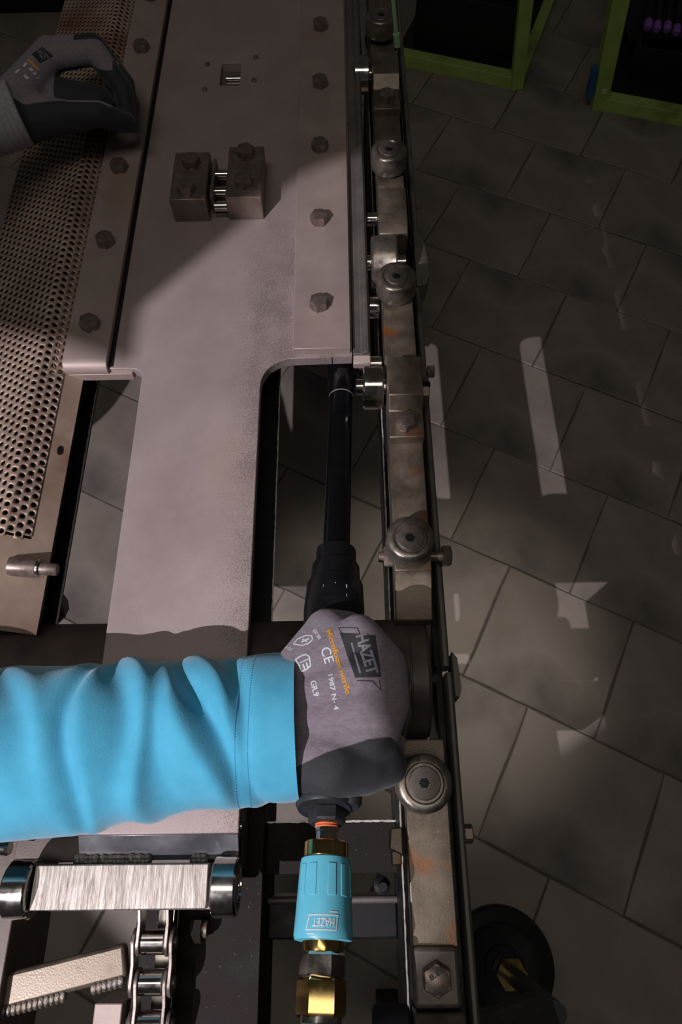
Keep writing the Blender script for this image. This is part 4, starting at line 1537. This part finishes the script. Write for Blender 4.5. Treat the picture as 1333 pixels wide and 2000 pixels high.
def bin_at(root, c, d, n_, L, W, H):
    for s_ in (-1, 1):
        obj('side', MB().bar(c + n_ * (s_ * W / 2) - d * L / 2 + Vector((0, 0, H / 2 + 0.006)), c + n_ * (s_ * W / 2) + d * L / 2 + Vector((0, 0, H / 2 + 0.006)), 0.008, H), M_dark, root)
        obj('end', MB().bar(c + d * (s_ * L / 2) - n_ * W / 2 + Vector((0, 0, H / 2 + 0.006)), c + d * (s_ * L / 2) + n_ * W / 2 + Vector((0, 0, H / 2 + 0.006)), 0.008, H), M_dark, root)
    obj('bottom', MB().bar(c - d * L / 2 + Vector((0, 0, 0.012)), c + d * L / 2 + Vector((0, 0, 0.012)), W, 0.006), M_dark, root)


bin_at(b_, ctr, dr, dn, 0.34, 0.44, 0.16)
b2_ = thing('dark_bin', c0.lerp(c1, 0.5) + dn2 * 0.3, 'black storage bin inside the bright green rack', 'bin', 'bins in the racks')
bin_at(b2_, c0.lerp(c1, 0.55) + dn2 * 0.33, dr2, dn2, 0.30, 0.40, 0.10)
# purple-tipped rods lying in the right rack
for i, (px, py) in enumerate(((1267, 49), (1284, 53), (1304, 54), (1322, 60), (1340, 66))):
    q = at_depth(px, py, c0.y + 0.18)
    rr = thing('purple_tipped_rod', q, ('leftmost', 'second', 'third', 'fourth', 'last')[i] + ' purple-tipped black rod of the row in the green rack', 'rod', 'purple-tipped rods')
    e = q + Vector((0.10, 0.45, 0.10))
    obj('shaft', MB().cyl(q, e, 0.009, 12), M_dark, rr)
    obj('tip', MB().lathe(q - (e - q).normalized() * 0.012, e - q, [(0, 0.009), (0.004, 0.013), (0.026, 0.013), (0.03, 0.011)], 14), M_purple, rr)
sup = thing('rod_tray', c0 + dn2 * 0.2, 'dark tray carrying the purple-tipped rods', 'tray')
q = at_depth(1300, 62, c0.y + 0.22)
obj('tray', MB().box(q.x - 0.10, q.x + 0.22, q.y, q.y + 0.42, q.z - 0.04, q.z - 0.02), M_dark, sup, bevel=0.002)
for s_ in (-0.095, 0.215):
    obj('foot', MB().box(q.x + s_ - 0.005, q.x + s_ + 0.005, q.y + 0.1, q.y + 0.3, FZ + 0.02, q.z - 0.04), M_dark, sup)
# dark blue crate far behind the left hand
q = U(95, 25, FZ)
cr_ = thing('blue_crate', (q.x, q.y + 0.1, FZ), 'dark blue crate on the floor behind the left hand', 'crate')
for a in range(2):
    obj('side', MB().box(q.x - 0.25, q.x + 0.15, q.y + a * 0.4, q.y + a * 0.4 + 0.02, FZ + 0.001, FZ + 0.3), M_navy, cr_, bevel=0.003)
    obj('end', MB().box(q.x - 0.25 + a * 0.38, q.x - 0.23 + a * 0.38, q.y + 0.02, q.y + 0.4, FZ + 0.001, FZ + 0.3), M_navy, cr_, bevel=0.003)
obj('bottom', MB().box(q.x - 0.23, q.x + 0.13, q.y + 0.02, q.y + 0.40, FZ + 0.001, FZ + 0.02), M_navy, cr_)

# ------------------------------------------------------------------ castor by the near leg
fc = Vector((0.265, -0.215, FZ))
cst = thing('levelling_mount', fc, 'round black rubber levelling mount on the floor at the lower right of the chain', 'levelling mount')
obj('pad', MB().lathe(fc + Vector((0, 0, 0.001)), (0, 0, 1), [(0, 0.090), (0.012, 0.094), (0.022, 0.090), (0.028, 0.070), (0.022, 0.060), (0.022, 0.03)], 64), M_rubber, cst)
obj('spindle', MB().lathe(fc + Vector((0, 0, 0.022)), (0, 0, 1), [(0, 0.034), (0.03, 0.034), (0.036, 0.026), (0.05, 0.026), (0.055, 0.014), (0.35, 0.014)], 32), M_gun, cst)
obj('nut', MB().lathe(fc + Vector((0, 0, 0.085)), (0, 0, 1), [(0, 0.026), (0.018, 0.026)], 6), M_brass, cst)
obj('bracket', MB().bar(fc + Vector((0, 0, 0.36)), Vector((0.06, -0.27, FZ + 0.36)), 0.05, 0.03), M_black, cst)

# ------------------------------------------------------------------ work lamps outside the picture


def lamp(name, loc, target, base_xy, label, power_m):
    loc, target = Vector(loc), Vector(target)
    d = (target - loc).normalized()
    th_ = thing(name, (base_xy[0], base_xy[1], FZ), label, 'lamp', 'work lamps')
    obj('base', MB().lathe((base_xy[0], base_xy[1], FZ + 0.001), (0, 0, 1), [(0, 0.13), (0.02, 0.13), (0.03, 0.03)], 40), M_lampbody, th_)
    top = Vector((base_xy[0], base_xy[1], loc.z + 0.10))
    obj('pole', MB().cyl((base_xy[0], base_xy[1], FZ + 0.02), top, 0.012, 16), M_lampbody, th_)
    bk = loc - d * 0.05
    obj('arm', MB().cyl(top, bk, 0.008, 12), M_lampbody, th_)
    obj('housing', MB().lathe(loc, -d, [(0.004, 0.030), (0.05, 0.026), (0.06, 0.012)], 32), M_lampbody, th_)
    obj('lens', MB().lathe(loc, -d, [(0.0025, 0.022), (0.0045, 0.022)], 32), mat('lamp_lens', (240, 240, 245), emit=(255, 250, 255, 3.0)), th_)
    return th_


kl = lamp('work_lamp', KEY, KEY_AIM, (-0.95, -0.85), 'black work lamp with added shade flaps on a tall stand aimed at the plate', 1)
kd = (Vector(KEY_AIM) - Vector(KEY)).normalized()


def on_flap(p, dist=0.45):
    r_ = Vector(p) - Vector(KEY)
    return Vector(KEY) + r_ * (dist / r_.dot(kd))


def flap(edge_, far_, hinge):  # added unseen sheet, outlined to cast the shadow edges of the key light
    n = len(edge_)
    fv = [on_flap(p) for p in edge_] + [on_flap(p) for p in far_]
    k = len(fv)
    fv += [p - kd * 0.002 for p in fv]
    ff = []
    for i in range(n - 1):
        ff += [[i, i + 1, i + n + 1, i + n], [k + i, k + i + n, k + i + n + 1, k + i + 1], [i, i + k, i + k + 1, i + 1], [i + n, i + n + 1, i + n + 1 + k, i + n + k]]
    ff += [[0, n, n + k, k], [n - 1, n - 1 + k, 2 * n - 1 + k, 2 * n - 1]]
    obj('shade_flap', MB().add(fv, ff), M_lampbody, kl)
    c = fv[n + hinge]
    obj('flap_arm', MB().cyl(Vector(KEY) - kd * 0.03 + (c - Vector(KEY)).normalized() * 0.0, c, 0.003, 8), M_lampbody, kl)


flap([(0.30, 0.89, 0), (-0.053, 0.698, 0), (-0.2145, 0.508, 0), (-0.2145, 0.432, 0), (-0.30, 0.45, 0.02), (-0.75, 0.52, 0.02)],
     [(0.60, 1.6, 0), (0.3, 1.8, 0), (-0.1, 1.8, 0), (-0.4, 1.7, 0), (-0.7, 1.5, 0), (-0.95, 1.1, 0)], 3)
flap([(0.073, 1.1, 0), (0.073, 0.3, 0), (0.073, -0.06, 0), (-0.10, -0.17, 0), (-0.45, -0.26, 0)],
     [(0.65, 1.1, 0), (0.7, 0.3, 0), (0.6, -0.4, 0), (0.05, -0.65, 0), (-0.45, -0.65, 0)], 2)
lamp('work_lamp', POOL, POOL_AIM, (1.75, -0.1), 'black work lamp on a stand at the right aimed at the floor', 1)
